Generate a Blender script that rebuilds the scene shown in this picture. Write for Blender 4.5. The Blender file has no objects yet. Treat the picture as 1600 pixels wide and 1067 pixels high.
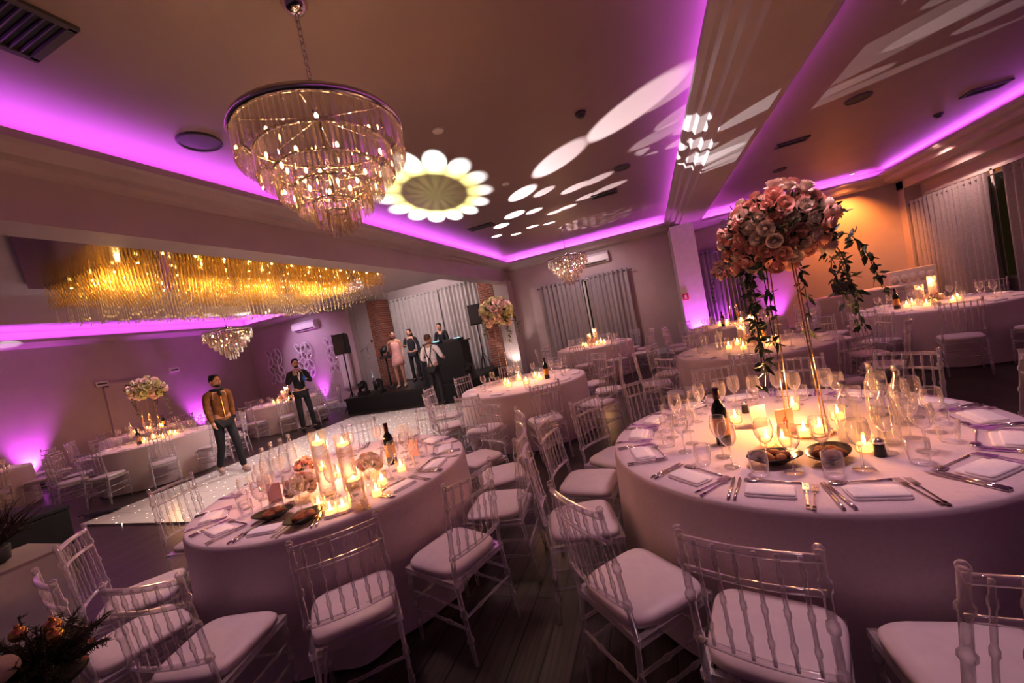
import bpy, math, random
from mathutils import Vector, Matrix
random.seed(7)
PI=math.pi; R_=math.radians
SC=bpy.context.scene; C=SC.collection
SC.view_settings.view_transform='Standard'
SC.view_settings.exposure=.22; SC.view_settings.gamma=.90
F=622.2; CAMH=1.59
CR=(Matrix.Rotation(R_(19.6),3,'Z')@Matrix.Rotation(R_(90-2.12),3,'X')@Matrix.Rotation(R_(-11),3,'Z'))
cd=bpy.data.cameras.new('camera'); cam=bpy.data.objects.new('camera',cd); C.objects.link(cam)
cam.matrix_world=Matrix.Translation((0,0,CAMH))@CR.to_4x4()
cd.lens=14; cd.sensor_width=36; cd.clip_start=.05; SC.camera=cam
def ray(x,y): return CR@Vector(((x-800)/F,-(y-533.5)/F,-1))
def P(x,y,z):
    d=ray(x,y); t=(z-CAMH)/d.z; return Vector((d.x*t,d.y*t,z))
def PY(x,y,Y):
    d=ray(x,y); t=Y/d.y; return Vector((d.x*t,Y,CAMH+d.z*t))
def PX(x,y,X):
    d=ray(x,y); t=X/d.x; return Vector((X,d.y*t,CAMH+d.z*t))

# ---------------------------------------------------------------- materials
def _new(name):
    m=bpy.data.materials.new(name); m.use_nodes=True; nt=m.node_tree
    return m,nt,nt.nodes['Principled BSDF'],nt.nodes['Material Output']
def mat(name,col,rough=.5,metal=0,var=.12,scale=9,em=None,es=0,bump=0,trans=0):
    m,nt,b,o=_new(name); N=nt.nodes.new; L=nt.links.new
    tc=N('ShaderNodeTexCoord'); n=N('ShaderNodeTexNoise'); n.inputs['Scale'].default_value=scale; n.inputs['Detail'].default_value=3
    L(tc.outputs['Object'],n.inputs['Vector'])
    r=N('ShaderNodeValToRGB'); r.color_ramp.elements[0].position=.3; r.color_ramp.elements[1].position=.7
    r.color_ramp.elements[0].color=(*[c*(1-var) for c in col],1); r.color_ramp.elements[1].color=(*[min(1,c*(1+var)) for c in col],1)
    L(n.outputs['Fac'],r.inputs['Fac']); L(r.outputs['Color'],b.inputs['Base Color'])
    b.inputs['Roughness'].default_value=rough; b.inputs['Metallic'].default_value=metal
    if em: b.inputs['Emission Color'].default_value=(*em,1); b.inputs['Emission Strength'].default_value=es
    if bump:
        bp=N('ShaderNodeBump'); bp.inputs['Strength'].default_value=bump; bp.inputs['Distance'].default_value=.01
        L(n.outputs['Fac'],bp.inputs['Height']); L(bp.outputs['Normal'],b.inputs['Normal'])
    return m
def clear(name,col,base=.15,edge=.7,rough=.12,translu=0,tint=(1,1,1),metal=0,power=1.0):
    m,nt,b,o=_new(name); N=nt.nodes.new; L=nt.links.new
    b.inputs['Base Color'].default_value=(*col,1); b.inputs['Roughness'].default_value=rough; b.inputs['Specular IOR Level'].default_value=1; b.inputs['Metallic'].default_value=metal
    t=N('ShaderNodeBsdfTransparent'); t.inputs['Color'].default_value=(*tint,1)
    lw=N('ShaderNodeLayerWeight'); lw.inputs['Blend'].default_value=.5
    pw=N('ShaderNodeMath'); pw.operation='POWER'; pw.inputs[1].default_value=power; L(lw.outputs['Facing'],pw.inputs[0])
    mr=N('ShaderNodeMath'); mr.operation='MULTIPLY_ADD'; mr.inputs[1].default_value=edge; mr.inputs[2].default_value=base
    L(pw.outputs[0],mr.inputs[0])
    mx=N('ShaderNodeMixShader'); L(mr.outputs[0],mx.inputs['Fac']); L(t.outputs[0],mx.inputs[1])
    if translu:
        tr=N('ShaderNodeBsdfTranslucent'); tr.inputs['Color'].default_value=(*col,1)
        m2=N('ShaderNodeMixShader'); m2.inputs['Fac'].default_value=translu; L(b.outputs[0],m2.inputs[1]); L(tr.outputs[0],m2.inputs[2]); L(m2.outputs[0],mx.inputs[2])
    else: L(b.outputs[0],mx.inputs[2])
    L(mx.outputs[0],o.inputs['Surface']); return m
M={}
M['wall']=mat('wall_paint',(.50,.42,.43),.75,var=.05,scale=2)
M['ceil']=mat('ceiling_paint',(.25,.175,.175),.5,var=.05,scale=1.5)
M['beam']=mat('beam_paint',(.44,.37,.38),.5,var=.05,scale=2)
M['white']=mat('white_plastic',(.75,.75,.75),.4,var=.04)
M['dark']=mat('dark_plastic',(.03,.03,.035),.45)
M['black']=mat('black_matte',(.012,.012,.014),.6)
M['grille']=mat('speaker_grille',(.06,.05,.055),.6,scale=200)
M['cloth']=mat('white_linen',(.76,.65,.67),.85,var=.04,scale=60,bump=.1)
M['napkin']=mat('napkin_linen',(.92,.87,.88),.85,var=.04,scale=80)
M['pad']=mat('seat_vinyl',(.76,.68,.69),.45,var=.04,scale=20)
M['acryl']=clear('clear_acrylic',(.96,.91,.94),.12,.78,.09,metal=.38,power=1.1)
M['acryl2']=clear('clear_acrylic_far',(.93,.86,.91),.18,.76,.10,metal=.3,power=1.0)
M['glass']=clear('thin_glass',(.95,.90,.90),.08,.85,.05,metal=.4,power=1.2)
M['vase']=clear('vase_glass',(.95,.8,.65),.08,.6,.03,metal=.4)
M['crystal']=clear('crystal_prism',(1.0,.92,.84),.18,.62,.03,.06,tint=(.88,.83,.78),metal=.75)
M['gbead']=clear('gold_bead_strand',(1.0,.70,.22),.5,.4,.12,.35,metal=.45)
M['cbead']=clear('clear_bead_strand',(.95,.90,.82),.4,.5,.08,.3)
M['chrome']=mat('chrome',(.75,.7,.72),.12,1,.03)
M['steel']=mat('cutlery_steel',(.72,.68,.68),.18,1,.03)
M['gold']=mat('gold_metal',(.85,.55,.25),.2,1,.05)
M['bronze']=mat('dark_mirror_plate',(.08,.035,.045),.15,.8,.1)
M['wine']=mat('dark_wine_glass',(.01,.014,.008),.08,0)
M['label']=mat('bottle_label',(.75,.36,.10),.6)
M['foil']=mat('bottle_foil',(.05,.01,.015),.3,.5)
M['water']=clear('water_bottle_glass',(.8,.78,.8),.12,.75,.04,metal=.5)
M['cap']=mat('bottle_cap',(.5,.5,.52),.3,.6)
M['wax']=mat('candle_wax',(.9,.7,.5),.5,em=(1,.40,.10),es=3)  # flame glow put into the wax as emission
M['flame']=mat('flame',(1,.6,.2),.5,em=(1,.55,.16),es=50)
M['bulb']=mat('warm_bulb',(1,.7,.4),.5,em=(1,.60,.22),es=70)
M['gbulb']=mat('gold_bulb',(1,.7,.3),.5,em=(1,.60,.14),es=60)
M['rosep']=mat('blush_rose_petal',(.90,.52,.44),.6,var=.12,scale=25)
M['rosew']=mat('cream_rose_petal',(.92,.76,.66),.6,var=.08,scale=25)
M['rosey']=mat('pale_yellow_rose_petal',(.85,.86,.50),.6,var=.1,scale=25)
M['leaf']=mat('dark_leaf',(.035,.055,.028),.5,var=.4,scale=12)
M['leaf2']=mat('eucalyptus_leaf',(.08,.13,.06),.5,var=.3,scale=12)
M['curtain']=mat('grey_curtain',(.40,.37,.39),.6,var=.1,scale=30)
M['pale']=mat('pale_stage_drape',(.46,.42,.42),.6,var=.1,scale=30)
M['rod']=mat('curtain_rod_metal',(.3,.28,.28),.3,.9)
M['card']=mat('pink_card',(.85,.52,.48),.7)
M['ink']=mat('red_ink',(.5,.05,.05),.6)
M['bread']=mat('bread_crust',(.28,.09,.03),.7,var=.4,scale=30,bump=.5)
M['bowl']=mat('dark_bowl',(.02,.015,.015),.3)
M['skin']=mat('skin',(.55,.30,.21),.55,var=.06)
M['hairb']=mat('dark_hair',(.015,.01,.009),.5,scale=60)
M['hairl']=mat('brown_hair',(.09,.04,.02),.5,scale=60)
M['mustard']=mat('tan_suede',(.22,.085,.022),.8,var=.3,scale=14,bump=.4)
M['blackc']=mat('black_cloth',(.015,.015,.02),.8,scale=30)
M['shirt']=mat('white_shirt',(.85,.80,.82),.8,scale=20)
M['blush']=mat('blush_dress',(.75,.42,.40),.6)
M['lip']=mat('lips',(.4,.1,.09),.5); M['eyem']=mat('eyes',(.02,.015,.01),.2)
M['shoe']=mat('pale_shoes',(.45,.32,.3),.6)
M['stage']=mat('stage_black',(.015,.014,.016),.4,scale=20)
M['redsign']=mat('red_sign',(.6,.03,.02),.5)
M['lens']=mat('stage_lens',(.2,.3,.6),.1,em=(.45,.65,1),es=16)
M['uplens']=mat('purple_lens',(.5,.1,.8),.2,em=(.75,.15,1),es=12)
M['whlens']=mat('white_lens',(.9,.85,.8),.2,em=(1,.8,.6),es=12)
M['night']=mat('night_window',(.012,.012,.015),.1,em=(.9,.6,.2),es=.01)
M['bauble']=mat('gold_bauble',(.85,.50,.15),.12,.95)
M['pumpkin']=mat('white_pumpkin',(.50,.40,.38),.6)
M['pine']=mat('frosted_pine',(.05,.042,.03),.7,var=.7,scale=30)
M['twig']=mat('twig_bark',(.05,.03,.028),.8)
M['blue']=mat('blue_can',(.02,.12,.5),.3,.4)
M['screen']=mat('controller_lights',(.1,.2,.3),.3,em=(.3,.8,1),es=4)
def brickmat(name,c1,c2,mo,bw,bh,ms,order,rough,sc=1,bump=.4):
    m,nt,b,o=_new(name); N=nt.nodes.new; L=nt.links.new
    tc=N('ShaderNodeTexCoord'); sp=N('ShaderNodeSeparateXYZ'); cb=N('ShaderNodeCombineXYZ'); L(tc.outputs['Object'],sp.inputs[0])
    L(sp.outputs[order[0]],cb.inputs[0]); L(sp.outputs[order[1]],cb.inputs[1])
    br=N('ShaderNodeTexBrick'); L(cb.outputs[0],br.inputs['Vector'])
    br.inputs['Color1'].default_value=(*c1,1); br.inputs['Color2'].default_value=(*c2,1); br.inputs['Mortar'].default_value=(*mo,1)
    br.inputs['Scale'].default_value=sc; br.inputs['Brick Width'].default_value=bw; br.inputs['Row Height'].default_value=bh; br.inputs['Mortar Size'].default_value=ms
    n=N('ShaderNodeTexNoise'); mp=N('ShaderNodeMapping'); mp.inputs['Scale'].default_value=(2,60,1); L(cb.outputs[0],mp.inputs[0]); L(mp.outputs[0],n.inputs['Vector']); n.inputs['Scale'].default_value=1
    mx=N('ShaderNodeMixRGB'); mx.blend_type='MULTIPLY'; mx.inputs['Fac'].default_value=.7; L(br.outputs['Color'],mx.inputs[1])
    rp=N('ShaderNodeValToRGB'); rp.color_ramp.elements[0].position=.35; rp.color_ramp.elements[0].color=(.3,.3,.3,1); rp.color_ramp.elements[1].position=.65; L(n.outputs['Fac'],rp.inputs[0]); L(rp.outputs[0],mx.inputs[2])
    L(mx.outputs[0],b.inputs['Base Color']); b.inputs['Roughness'].default_value=rough
    bp=N('ShaderNodeBump'); bp.inputs['Strength'].default_value=bump; bp.inputs['Distance'].default_value=.005; L(br.outputs['Fac'],bp.inputs['Height']); bp.invert=True; L(bp.outputs[0],b.inputs['Normal'])
    return m
M['brick']=brickmat('red_brick',(.46,.14,.08),(.32,.09,.06),(.4,.33,.3),.22,.075,.01,(0,2),.85)
M['floor']=brickmat('dark_plank_floor',(.085,.060,.054),(.050,.036,.033),(.006,.005,.005),1.4,.15,.005,(1,0),.32,bump=.4)
def dancemat():
    m,nt,b,o=_new('starlit_white_dance_floor'); N=nt.nodes.new; L=nt.links.new
    tc=N('ShaderNodeTexCoord'); v=N('ShaderNodeTexVoronoi'); v.voronoi_dimensions='2D'; v.inputs['Scale'].default_value=4.6; L(tc.outputs['Object'],v.inputs['Vector'])
    lt=N('ShaderNodeMath'); lt.operation='LESS_THAN'; lt.inputs[1].default_value=.045; L(v.outputs['Distance'],lt.inputs[0])
    ml=N('ShaderNodeMath'); ml.operation='MULTIPLY'; ml.inputs[1].default_value=3; L(lt.outputs[0],ml.inputs[0])
    b.inputs['Emission Color'].default_value=(1,.9,.8,1); L(ml.outputs[0],b.inputs['Emission Strength'])
    br=N('ShaderNodeTexBrick'); br.offset=0; L(tc.outputs['Object'],br.inputs['Vector']); br.inputs['Scale'].default_value=1; br.inputs['Brick Width'].default_value=.61; br.inputs['Row Height'].default_value=.61; br.inputs['Mortar Size'].default_value=.004
    br.inputs['Color1'].default_value=(.86,.82,.80,1); br.inputs['Color2'].default_value=(.83,.8,.78,1); br.inputs['Mortar'].default_value=(.5,.45,.46,1); L(br.outputs['Color'],b.inputs['Base Color'])
    b.inputs['Roughness'].default_value=.22; return m
M['dance']=dancemat()

# ---------------------------------------------------------------- mesh builder
class MB:
    def __init__(s): s.v=[];s.f=[];s.sm=[];s.T=Matrix()
    def add(s,vs,fs,sm=True):
        o=len(s.v); T=s.T
        s.v+= [tuple(T@Vector(v)) for v in vs]; s.f+=[tuple(i+o for i in f) for f in fs]; s.sm+=[sm]*len(fs); return s
    def box(s,c,d,rz=0,M3=None):
        vs=[]; R=Matrix.Rotation(rz,3,'Z') if M3 is None else M3
        for i in (-1,1):
            for j in (-1,1):
                for k in (-1,1): vs.append(Vector(c)+R@Vector((i*d[0]/2,j*d[1]/2,k*d[2]/2)))
        return s.add(vs,[(0,1,3,2),(4,6,7,5),(0,4,5,1),(2,3,7,6),(0,2,6,4),(1,5,7,3)],False)
    def tube(s,pts,rs,n=6,closed=False):
        pts=[Vector(p) for p in pts]
        if not isinstance(rs,(list,tuple)): rs=[rs]*len(pts)
        vs=[];fs=[];prev=None;m=len(pts)
        for i,p in enumerate(pts):
            if closed: t=pts[(i+1)%m]-pts[i-1]
            else: t=pts[min(i+1,m-1)]-pts[max(i-1,0)]
            if t.length<1e-9: t=Vector((0,0,1))
            t.normalize()
            if prev is None:
                a=Vector((0,0,1)) if abs(t.z)<.9 else Vector((1,0,0)); nrm=t.cross(a).normalized()
            else:
                nrm=(prev-t*prev.dot(t)); nrm=nrm.normalized() if nrm.length>1e-6 else t.orthogonal().normalized()
            prev=nrm; b=t.cross(nrm)
            for k in range(n):
                a=2*PI*k/n; vs.append(p+(nrm*math.cos(a)+b*math.sin(a))*rs[i])
        for i in range(m if closed else m-1):
            j=(i+1)%m
            for k in range(n): fs.append((i*n+k,i*n+(k+1)%n,j*n+(k+1)%n,j*n+k))
        if not closed: fs.append(tuple(range(n-1,-1,-1))); fs.append(tuple((m-1)*n+k for k in range(n)))
        return s.add(vs,fs)
    def lathe(s,prof,n=20,c=(0,0,0),sx=1,sy=1,cap=True,sm=True):
        vs=[];fs=[];m=len(prof)
        for r,z in prof:
            for k in range(n):
                a=2*PI*k/n; vs.append((c[0]+r*math.cos(a)*sx,c[1]+r*math.sin(a)*sy,c[2]+z))
        for i in range(m-1):
            for k in range(n): fs.append((i*n+k,i*n+(k+1)%n,(i+1)*n+(k+1)%n,(i+1)*n+k))
        if cap:
            fs.append(tuple(range(n-1,-1,-1))); fs.append(tuple((m-1)*n+k for k in range(n)))
        return s.add(vs,fs,sm)
    def ell(s,c,r,n=12,m=8,R=None):
        if not isinstance(r,(tuple,list)): r=(r,r,r)
        vs=[];fs=[]
        for i in range(1,m):
            b=PI*i/m
            for k in range(n):
                a=2*PI*k/n; q=Vector((r[0]*math.sin(b)*math.cos(a),r[1]*math.sin(b)*math.sin(a),r[2]*math.cos(b)))
                if R is not None: q=R@q
                vs.append(Vector(c)+q)
        for i in range(m-2):
            for k in range(n): fs.append((i*n+k,(i+1)*n+k,(i+1)*n+(k+1)%n,i*n+(k+1)%n))
        fs.append(tuple(range(n))); fs.append(tuple((m-2)*n+k for k in range(n-1,-1,-1)))
        return s.add(vs,fs)
    def slab(s,prof,w,d,e,n=36,oy=0):   # rounded rectangle rings: (scale, z)
        vs=[];fs=[]
        for sc,z in prof:
            for k in range(n):
                a=2*PI*k/n; c,sn=math.cos(a),math.sin(a)
                vs.append((w*sc*abs(c)**e*(1 if c>0 else -1),oy+d*sc*abs(sn)**e*(1 if sn>0 else -1),z))
        for i in range(len(prof)-1):
            for k in range(n): fs.append((i*n+k,i*n+(k+1)%n,(i+1)*n+(k+1)%n,(i+1)*n+k))
        fs.append(tuple(range(n-1,-1,-1))); fs.append(tuple((len(prof)-1)*n+k for k in range(n))); return s.add(vs,fs)
    def prism(s,poly,y0,y1,axis='Y'):
        n=len(poly); vs=[]
        for y in (y0,y1):
            for a,b in poly: vs.append((a,y,b) if axis=='Y' else (y,a,b))
        fs=[(k,(k+1)%n,n+(k+1)%n,n+k) for k in range(n)]+[tuple(range(n)),tuple(range(2*n-1,n-1,-1))]
        return s.add(vs,fs,False)
    def mesh(s,name,m):
        me=bpy.data.meshes.new(name); me.from_pydata(s.v,[],s.f); me.update()
        me.polygons.foreach_set('use_smooth',s.sm); me.materials.append(m); return me
KIDS={}
def link(o,parent=None):
    C.objects.link(o)
    if parent is not None: o.parent=parent; KIDS.setdefault(parent.name,[]).append(o)
    return o
def obj(name,mb,m,parent=None,loc=None,rot=None,bevel=0):
    if isinstance(m,str): m=M[m]
    o=bpy.data.objects.new(name,mb.mesh(name,m)); link(o,parent)
    if loc is not None: o.location=loc
    if rot is not None: o.rotation_euler=rot
    if bevel: b=o.modifiers.new('bevel','BEVEL'); b.width=bevel; b.segments=2; b.limit_method='ANGLE'
    return o
def tag(o,label,cat,group=None):
    o['label']=label; o['category']=cat
    if group: o['group']=group
    return o
def thing(name,label,cat,loc=(0,0,0),rz=0,group=None):
    o=bpy.data.objects.new(name,None); C.objects.link(o); o.location=loc; o.rotation_euler=(0,0,rz); o.empty_display_size=.1
    return tag(o,label,cat,group)
def struct(name,mb,m,bevel=0):
    o=obj(name,mb,m,bevel=bevel); o['kind']='structure'; return o
def _copy(o,parent=None):
    c=o.copy(); link(c,parent)
    for ch in KIDS.get(o.name,[]): _copy(ch,c)
    return c
USED=set()
def place(proto,loc,rz,label,cat=None,group=None,scale=None):
    if proto.name in USED: o=_copy(proto)
    else: USED.add(proto.name); o=proto
    o.location=loc; o.rotation_euler=(0,0,rz); o['label']=label
    if cat: o['category']=cat
    if group: o['group']=group
    if scale: o.scale=(scale,)*3
    return o

# ---------------------------------------------------------------- room shell
XL,XR,YF,YL,YB=-14.0,5.9,12.2,10.7,-2.6
struct('floor',MB().box((-4.0,4.8,-.05),(20.6,15.2,.1)),'floor')
zc=3.72
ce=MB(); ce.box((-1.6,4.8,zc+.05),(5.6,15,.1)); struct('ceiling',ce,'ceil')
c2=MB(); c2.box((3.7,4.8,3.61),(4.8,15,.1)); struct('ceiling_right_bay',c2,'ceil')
c3=MB(); c3.box((-6.9,3.35,3.2),(5.0,11.9,.1)); c3.box((-9.45,4.8,3.42),(.12,15,.54)); c3.box((-6.9,9.25,3.5),(5.0,.1,.6)); struct('ceiling_dance_bay',c3,'beam')
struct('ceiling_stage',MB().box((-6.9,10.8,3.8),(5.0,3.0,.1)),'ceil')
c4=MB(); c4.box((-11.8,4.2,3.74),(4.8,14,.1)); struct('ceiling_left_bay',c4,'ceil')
struct('wall_far',MB().box((.75,YF+.1,2),(10.5,.2,4)),'wall')
struct('wall_stage_back',MB().box((-6.9,YF+.1,2),(4.8,.2,4)),'wall')
struct('wall_left_far',MB().box((-11.7,YL+.1,2),(4.9,.2,4)),'wall')
struct('wall_stage_side',MB().box((-9.3,11.6,2),(.2,1.4,4)),'wall')
struct('wall_left',MB().box((XL-.1,4.2,2),(.2,13.4,4)),'wall')
wr=MB(); wr.box((6.25,4.8,2),(.1,15,4)); wr.box((6.05,12.1,2),(.3,.3,4)); wr.box((6.05,4.8,3.35),(.3,15,.7)); wr.box((6.05,4.8,.2),(.3,15,.4)); struct('wall_right',wr,'wall')
pl=[(-3.84,3.57),(-3.84,3.51),(-3.88,3.49),(-3.92,3.45),(-3.94,3.43),(-4.03,3.42),(-4.05,3.38),(-4.10,3.36),(-4.10,3.0),(-4.45,3.0),(-4.45,3.9),(-4.32,3.9),(-4.32,3.50),(-3.89,3.50),(-3.89,3.57)]
struct('trim_1',MB().prism(pl,YB,YF),'beam')
pr=[(.74,3.59),(.74,3.54),(.79,3.50),(.83,3.49),(.85,3.43),(.93,3.42),(.95,3.36),(1.03,3.35),(1.05,3.31),(1.5,3.31),(1.52,3.34),(1.6,3.36),(1.63,3.38),(1.63,3.43),(1.59,3.43),(1.59,3.40),(1.42,3.40),(1.42,3.9),(1.12,3.9),(1.12,3.53),(.78,3.53),(.78,3.59)]
struct('trim_2',MB().prism(pr,YB,YF),'beam')
prr=[(5.42,3.43),(5.42,3.38),(5.48,3.34),(5.58,3.32),(5.6,3.24),(5.72,3.20),(5.9,3.18),(5.9,3.9),(5.82,3.9),(5.82,3.40),(5.46,3.40),(5.46,3.43)]
struct('trim_3',MB().prism(prr,YB,YF),'beam')
pf=[(11.85,3.57),(11.85,3.51),(11.95,3.45),(12.0,3.38),(12.1,3.34),(12.2,3.34),(12.2,3.50),(11.89,3.50),(11.89,3.57)]
struct('trim_4',MB().prism(pf,-4.1,.95,'X'),'beam')
pf2=[(a,b-.15) for a,b in pf]
struct('trim_5',MB().prism(pf2,1.45,5.8,'X'),'beam')
pll=[(-13.6,3.45),(-13.6,3.38),(-13.7,3.3),(-14,3.28),(-14,3.36),(-13.64,3.36),(-13.64,3.45)]
struct('trim_6',MB().prism(pll,YB,YL),'beam')
pfl=[(10.3,3.45),(10.3,3.38),(10.4,3.3),(10.7,3.28),(10.7,3.36),(10.34,3.36),(10.34,3.45)]
struct('trim_7',MB().prism(pfl,-14,-9.4,'X'),'beam')
col=MB(); col.box((1.08,11.7,1.66),(.55,1.0,3.31)); struct('wall_column',col,'white')
struct('wall_brick_pier',MB().box((-4.75,11.98,1.6),(.5,.42,3.2)),'brick')
struct('wall_brick_corner',MB().box((-8.95,11.9,1.7),(.5,.6,3.4)),'brick')
struct('wall_pier',MB().box((-4.22,11.95,1.5),(.46,.5,3.05)),'wall')
for nm,c,d in (('baseboard_far',(.6,12.17,.08),(9,.04,.16)),('baseboard_left',(-13.97,4,.08),(.04,13,.16)),('baseboard_left_far',(-11.6,10.67,.08),(4.6,.04,.16))):
    struct(nm,MB().box(c,d),'white')
df=obj('dance_floor',MB().box((0,0,.012),(4.35,5.5,.024)),'dance',loc=(-5.75,5.8,0)); tag(df,'white starlit dance floor with small twinkling lights under the gold light','dance floor')

# curtains
def curtain(p0,p1,zt,zb,waves,label,group=None,m='curtain'):
    p0=Vector((p0[0],p0[1],0)); p1=Vector((p1[0],p1[1],0)); d=(p1-p0); L=d.length; d.normalize(); nrm=Vector((-d.y,d.x,0))
    t=thing('curtain',label,'curtain',(p0+p1)/2,0,group); o=-(p0+p1)/2
    mb=MB(); n=waves*8; vs=[];fs=[]; ph=random.random()*6
    rows=[zt,zt-.1,zt-.5,(zt+zb)/2,zb]
    for j,z in enumerate(rows):
        for i in range(n+1):
            s=i/n; a=.055*(1+.25*math.sin(3*s*6+ph))*math.sin(2*PI*waves*s+.25*j*math.sin(s*9+ph))
            v=p0+d*(L*s)+nrm*a+o; vs.append((v.x,v.y,z))
    for j in range(len(rows)-1):
        for i in range(n): a=j*(n+1)+i; fs.append((a,a+1,a+n+2,a+n+1))
    mb.add(vs,fs); obj('curtain_fabric',mb,m,t)
    for i in range(waves):
        q=p0+d*(L*(i+.5)/waves)+o; mb2=MB(); mb2.tube([q+Vector((0,0,zt-.07))+(nrm*math.cos(a)*.03+Vector((0,0,1))*math.sin(a)*.03) for a in [k*PI/4 for k in range(8)]],.008,4,True); obj('eyelet',mb2,'rod',t)
    return t
def rodd(p0,p1,z,label):
    t=thing('curtain_rod',label,'curtain rod',((p0[0]+p1[0])/2,(p0[1]+p1[1])/2,z)); o=-Vector(t.location)
    a=Vector((p0[0],p0[1],z))+o; b=Vector((p1[0],p1[1],z))+o
    obj('rod',MB().tube([a,b],.014,8),'rod',t)
    for e in (a,b): obj('finial',MB().ell(e,.03,8,6),'rod',t)
def wx(x,y,Y): return PY(x,y,Y).x
a,b=wx(848,470,12.0),wx(912,460,12.0); c_,d_=wx(919,460,12.0),wx(985,450,12.0)
zt=PY(915,432,12.0).z
curtain((a,12.02),(b,12.02),zt,.15,9,'grey eyelet curtain left of the gap on the far centre wall'); curtain((c_,12.02),(d_,12.02),zt,.15,9,'grey eyelet curtain right of the gap on the far centre wall')
rodd((a-.1,12.03),(d_+.1,12.03),zt-.07,'thin metal curtain rod on the far centre wall')
def window(n,c,w,h,ax):
    mb=MB()
    for i in (-1,0,1):
        mb.box(Vector(c)+Vector(((w/2*i,0,0) if ax=='X' else (0,w/2*i,0))),((.06,.05,h) if ax=='X' else (.05,.06,h)))
    for k in (-1,1): mb.box(Vector(c)+Vector((0,0,k*h/2)),((w,.05,.06) if ax=='X' else (.05,w,.06)))
    o=struct('window_%d'%n,mb,'white'); p=obj('pane',MB().box(c,(w,.02,h) if ax=='X' else (.02,w,h)),'night',o)
window(1,((a+d_)/2,12.17,1.6),d_-a-.2,1.9,'X')
a,b=wx(1082,450,12.0),wx(1163,440,12.0); zt2=PY(1120,388,12.0).z
curtain((max(a,1.5),12.02),(b,12.02),zt2,.15,10,'grey eyelet curtain in purple light right of the far white column')
rodd((max(a,1.5)-.05,12.03),(b+.1,12.03),zt2-.07,'curtain rod over the purple lit curtain')
a,b,c_=wx(612,500,12.0),wx(690,490,12.0),wx(762,480,12.0); zt3=3.32
curtain((a,12.0),(b,12.0),zt3,.45,12,'left pale pleated drape behind the stage',m='pale'); curtain((b+.03,12.0),(c_,12.0),zt3,.45,11,'right pale pleated drape behind the stage',m='pale')
rodd((a,12.02),(c_,12.02),zt3-.07,'curtain rod above the stage backdrop')
XC=5.95
y0,y1=min(11.9,PX(1420,380,XC).y),PX(1556,350,XC).y; zt4=PX(1500,285,XC).z
curtain((XC,y0),(XC,y1),zt4,.4,15,'wide grey eyelet curtain on the right wall beyond the far right table')
y2,y3=PX(1577,340,XC).y,PX(1720,340,XC).y
curtain((XC,y2),(XC,y3),zt4,.4,9,'grey eyelet curtain at the right edge of the photo')
rodd((XC,y0+.1),(XC,y3-.1),zt4-.07,'curtain rod along the right wall')
window(2,(6.18,(y0+y3)/2,1.75),abs(y0-y3)-.3,2.0,'Y')

# ---------------------------------------------------------------- ceiling fittings
def vent(x,y,w,h,z,label,ax=0):
    p=P(x,y,z); t=thing('ceiling_vent',label,'air vent',p,ax)
    fr=MB()
    for s in (-1,1): fr.box((s*w/2,0,-.01),(.04,h+.04,.02)); fr.box((0,s*h/2,-.01),(w,.04,.02))
    obj('frame',fr,'grille',t); bk=MB().box((0,0,-.003),(w,h,.006)); obj('backing',bk,'black',t)
    n=max(3,int(h/.04))
    for k in range(n): obj('slat',MB().box((0,-h/2+h*(k+.5)/n,-.012),(w-.03,.012,.012),M3=Matrix.Rotation(.5,3,'X')),'dark',t)
vent(22,40,.42,.30,zc,'large dark square ceiling vent in the top left corner')
vent(752,354,.5,.2,zc,'small dark ceiling vent beyond the flower shaped light')
vent(944,303,.45,.2,zc,'small dark ceiling vent among the light spots')
vent(1237,222,.40,.15,3.56,'slot ceiling vent in the right bay above the tall flowers')
vent(1540,138,.4,.2,3.56,'dark ceiling vent near the right edge')
def disc(name,x,y,r,z,m,label,cat,h=.02,m2=None):
    t=thing(name,label,cat,P(x,y,z))
    obj('rim',MB().lathe([(r*.98,0),(r,-h*.5),(r*.93,-h),(r*.86,-h*.6)],28,cap=False),'grille' if m!='white' else 'white',t)
    obj('grille' if 'speaker' in name else 'cover',MB().lathe([(0.001,-h*.5),(r*.88,-h*.5)],28,cap=False),m2 or m,t); return t
disc('ceiling_speaker',312,221,.17,zc,'grille','round dark ceiling speaker left of the big chandelier','speaker')
disc('ceiling_speaker',972,261,.13,zc,'grille','round ceiling speaker among the white light spots','speaker')
disc('ceiling_speaker',1341,153,.14,3.56,'grille','round dark ceiling speaker in the right bay','speaker')
disc('ceiling_speaker',1218,265,.12,3.56,'grille','small round ceiling speaker beyond the slot vent','speaker')
disc('downlight',684,203,.06,zc,'white','small round downlight right of the big chandelier','ceiling light')
disc('downlight',790,287,.06,zc,'white','small ceiling downlight near the flower shaped light','ceiling light')
disc('downlight',1332,271,.05,3.56,'white','lit warm downlight near the orange far wall','ceiling light',m2='whlens')
for (x,y,z,l) in ((907,176,zc,'smoke detector on the ceiling centre'),(1466,178,3.56,'small smoke detector in the right bay ceiling')):
    t=thing('smoke_detector',l,'smoke detector',P(x,y,z)); obj('base',MB().lathe([(.06,0),(.06,-.02),(.055,-.03)],20),'grille',t); obj('sensor',MB().lathe([(.04,-.03),(.035,-.055),(.01,-.06)],16),'grille',t)

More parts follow.
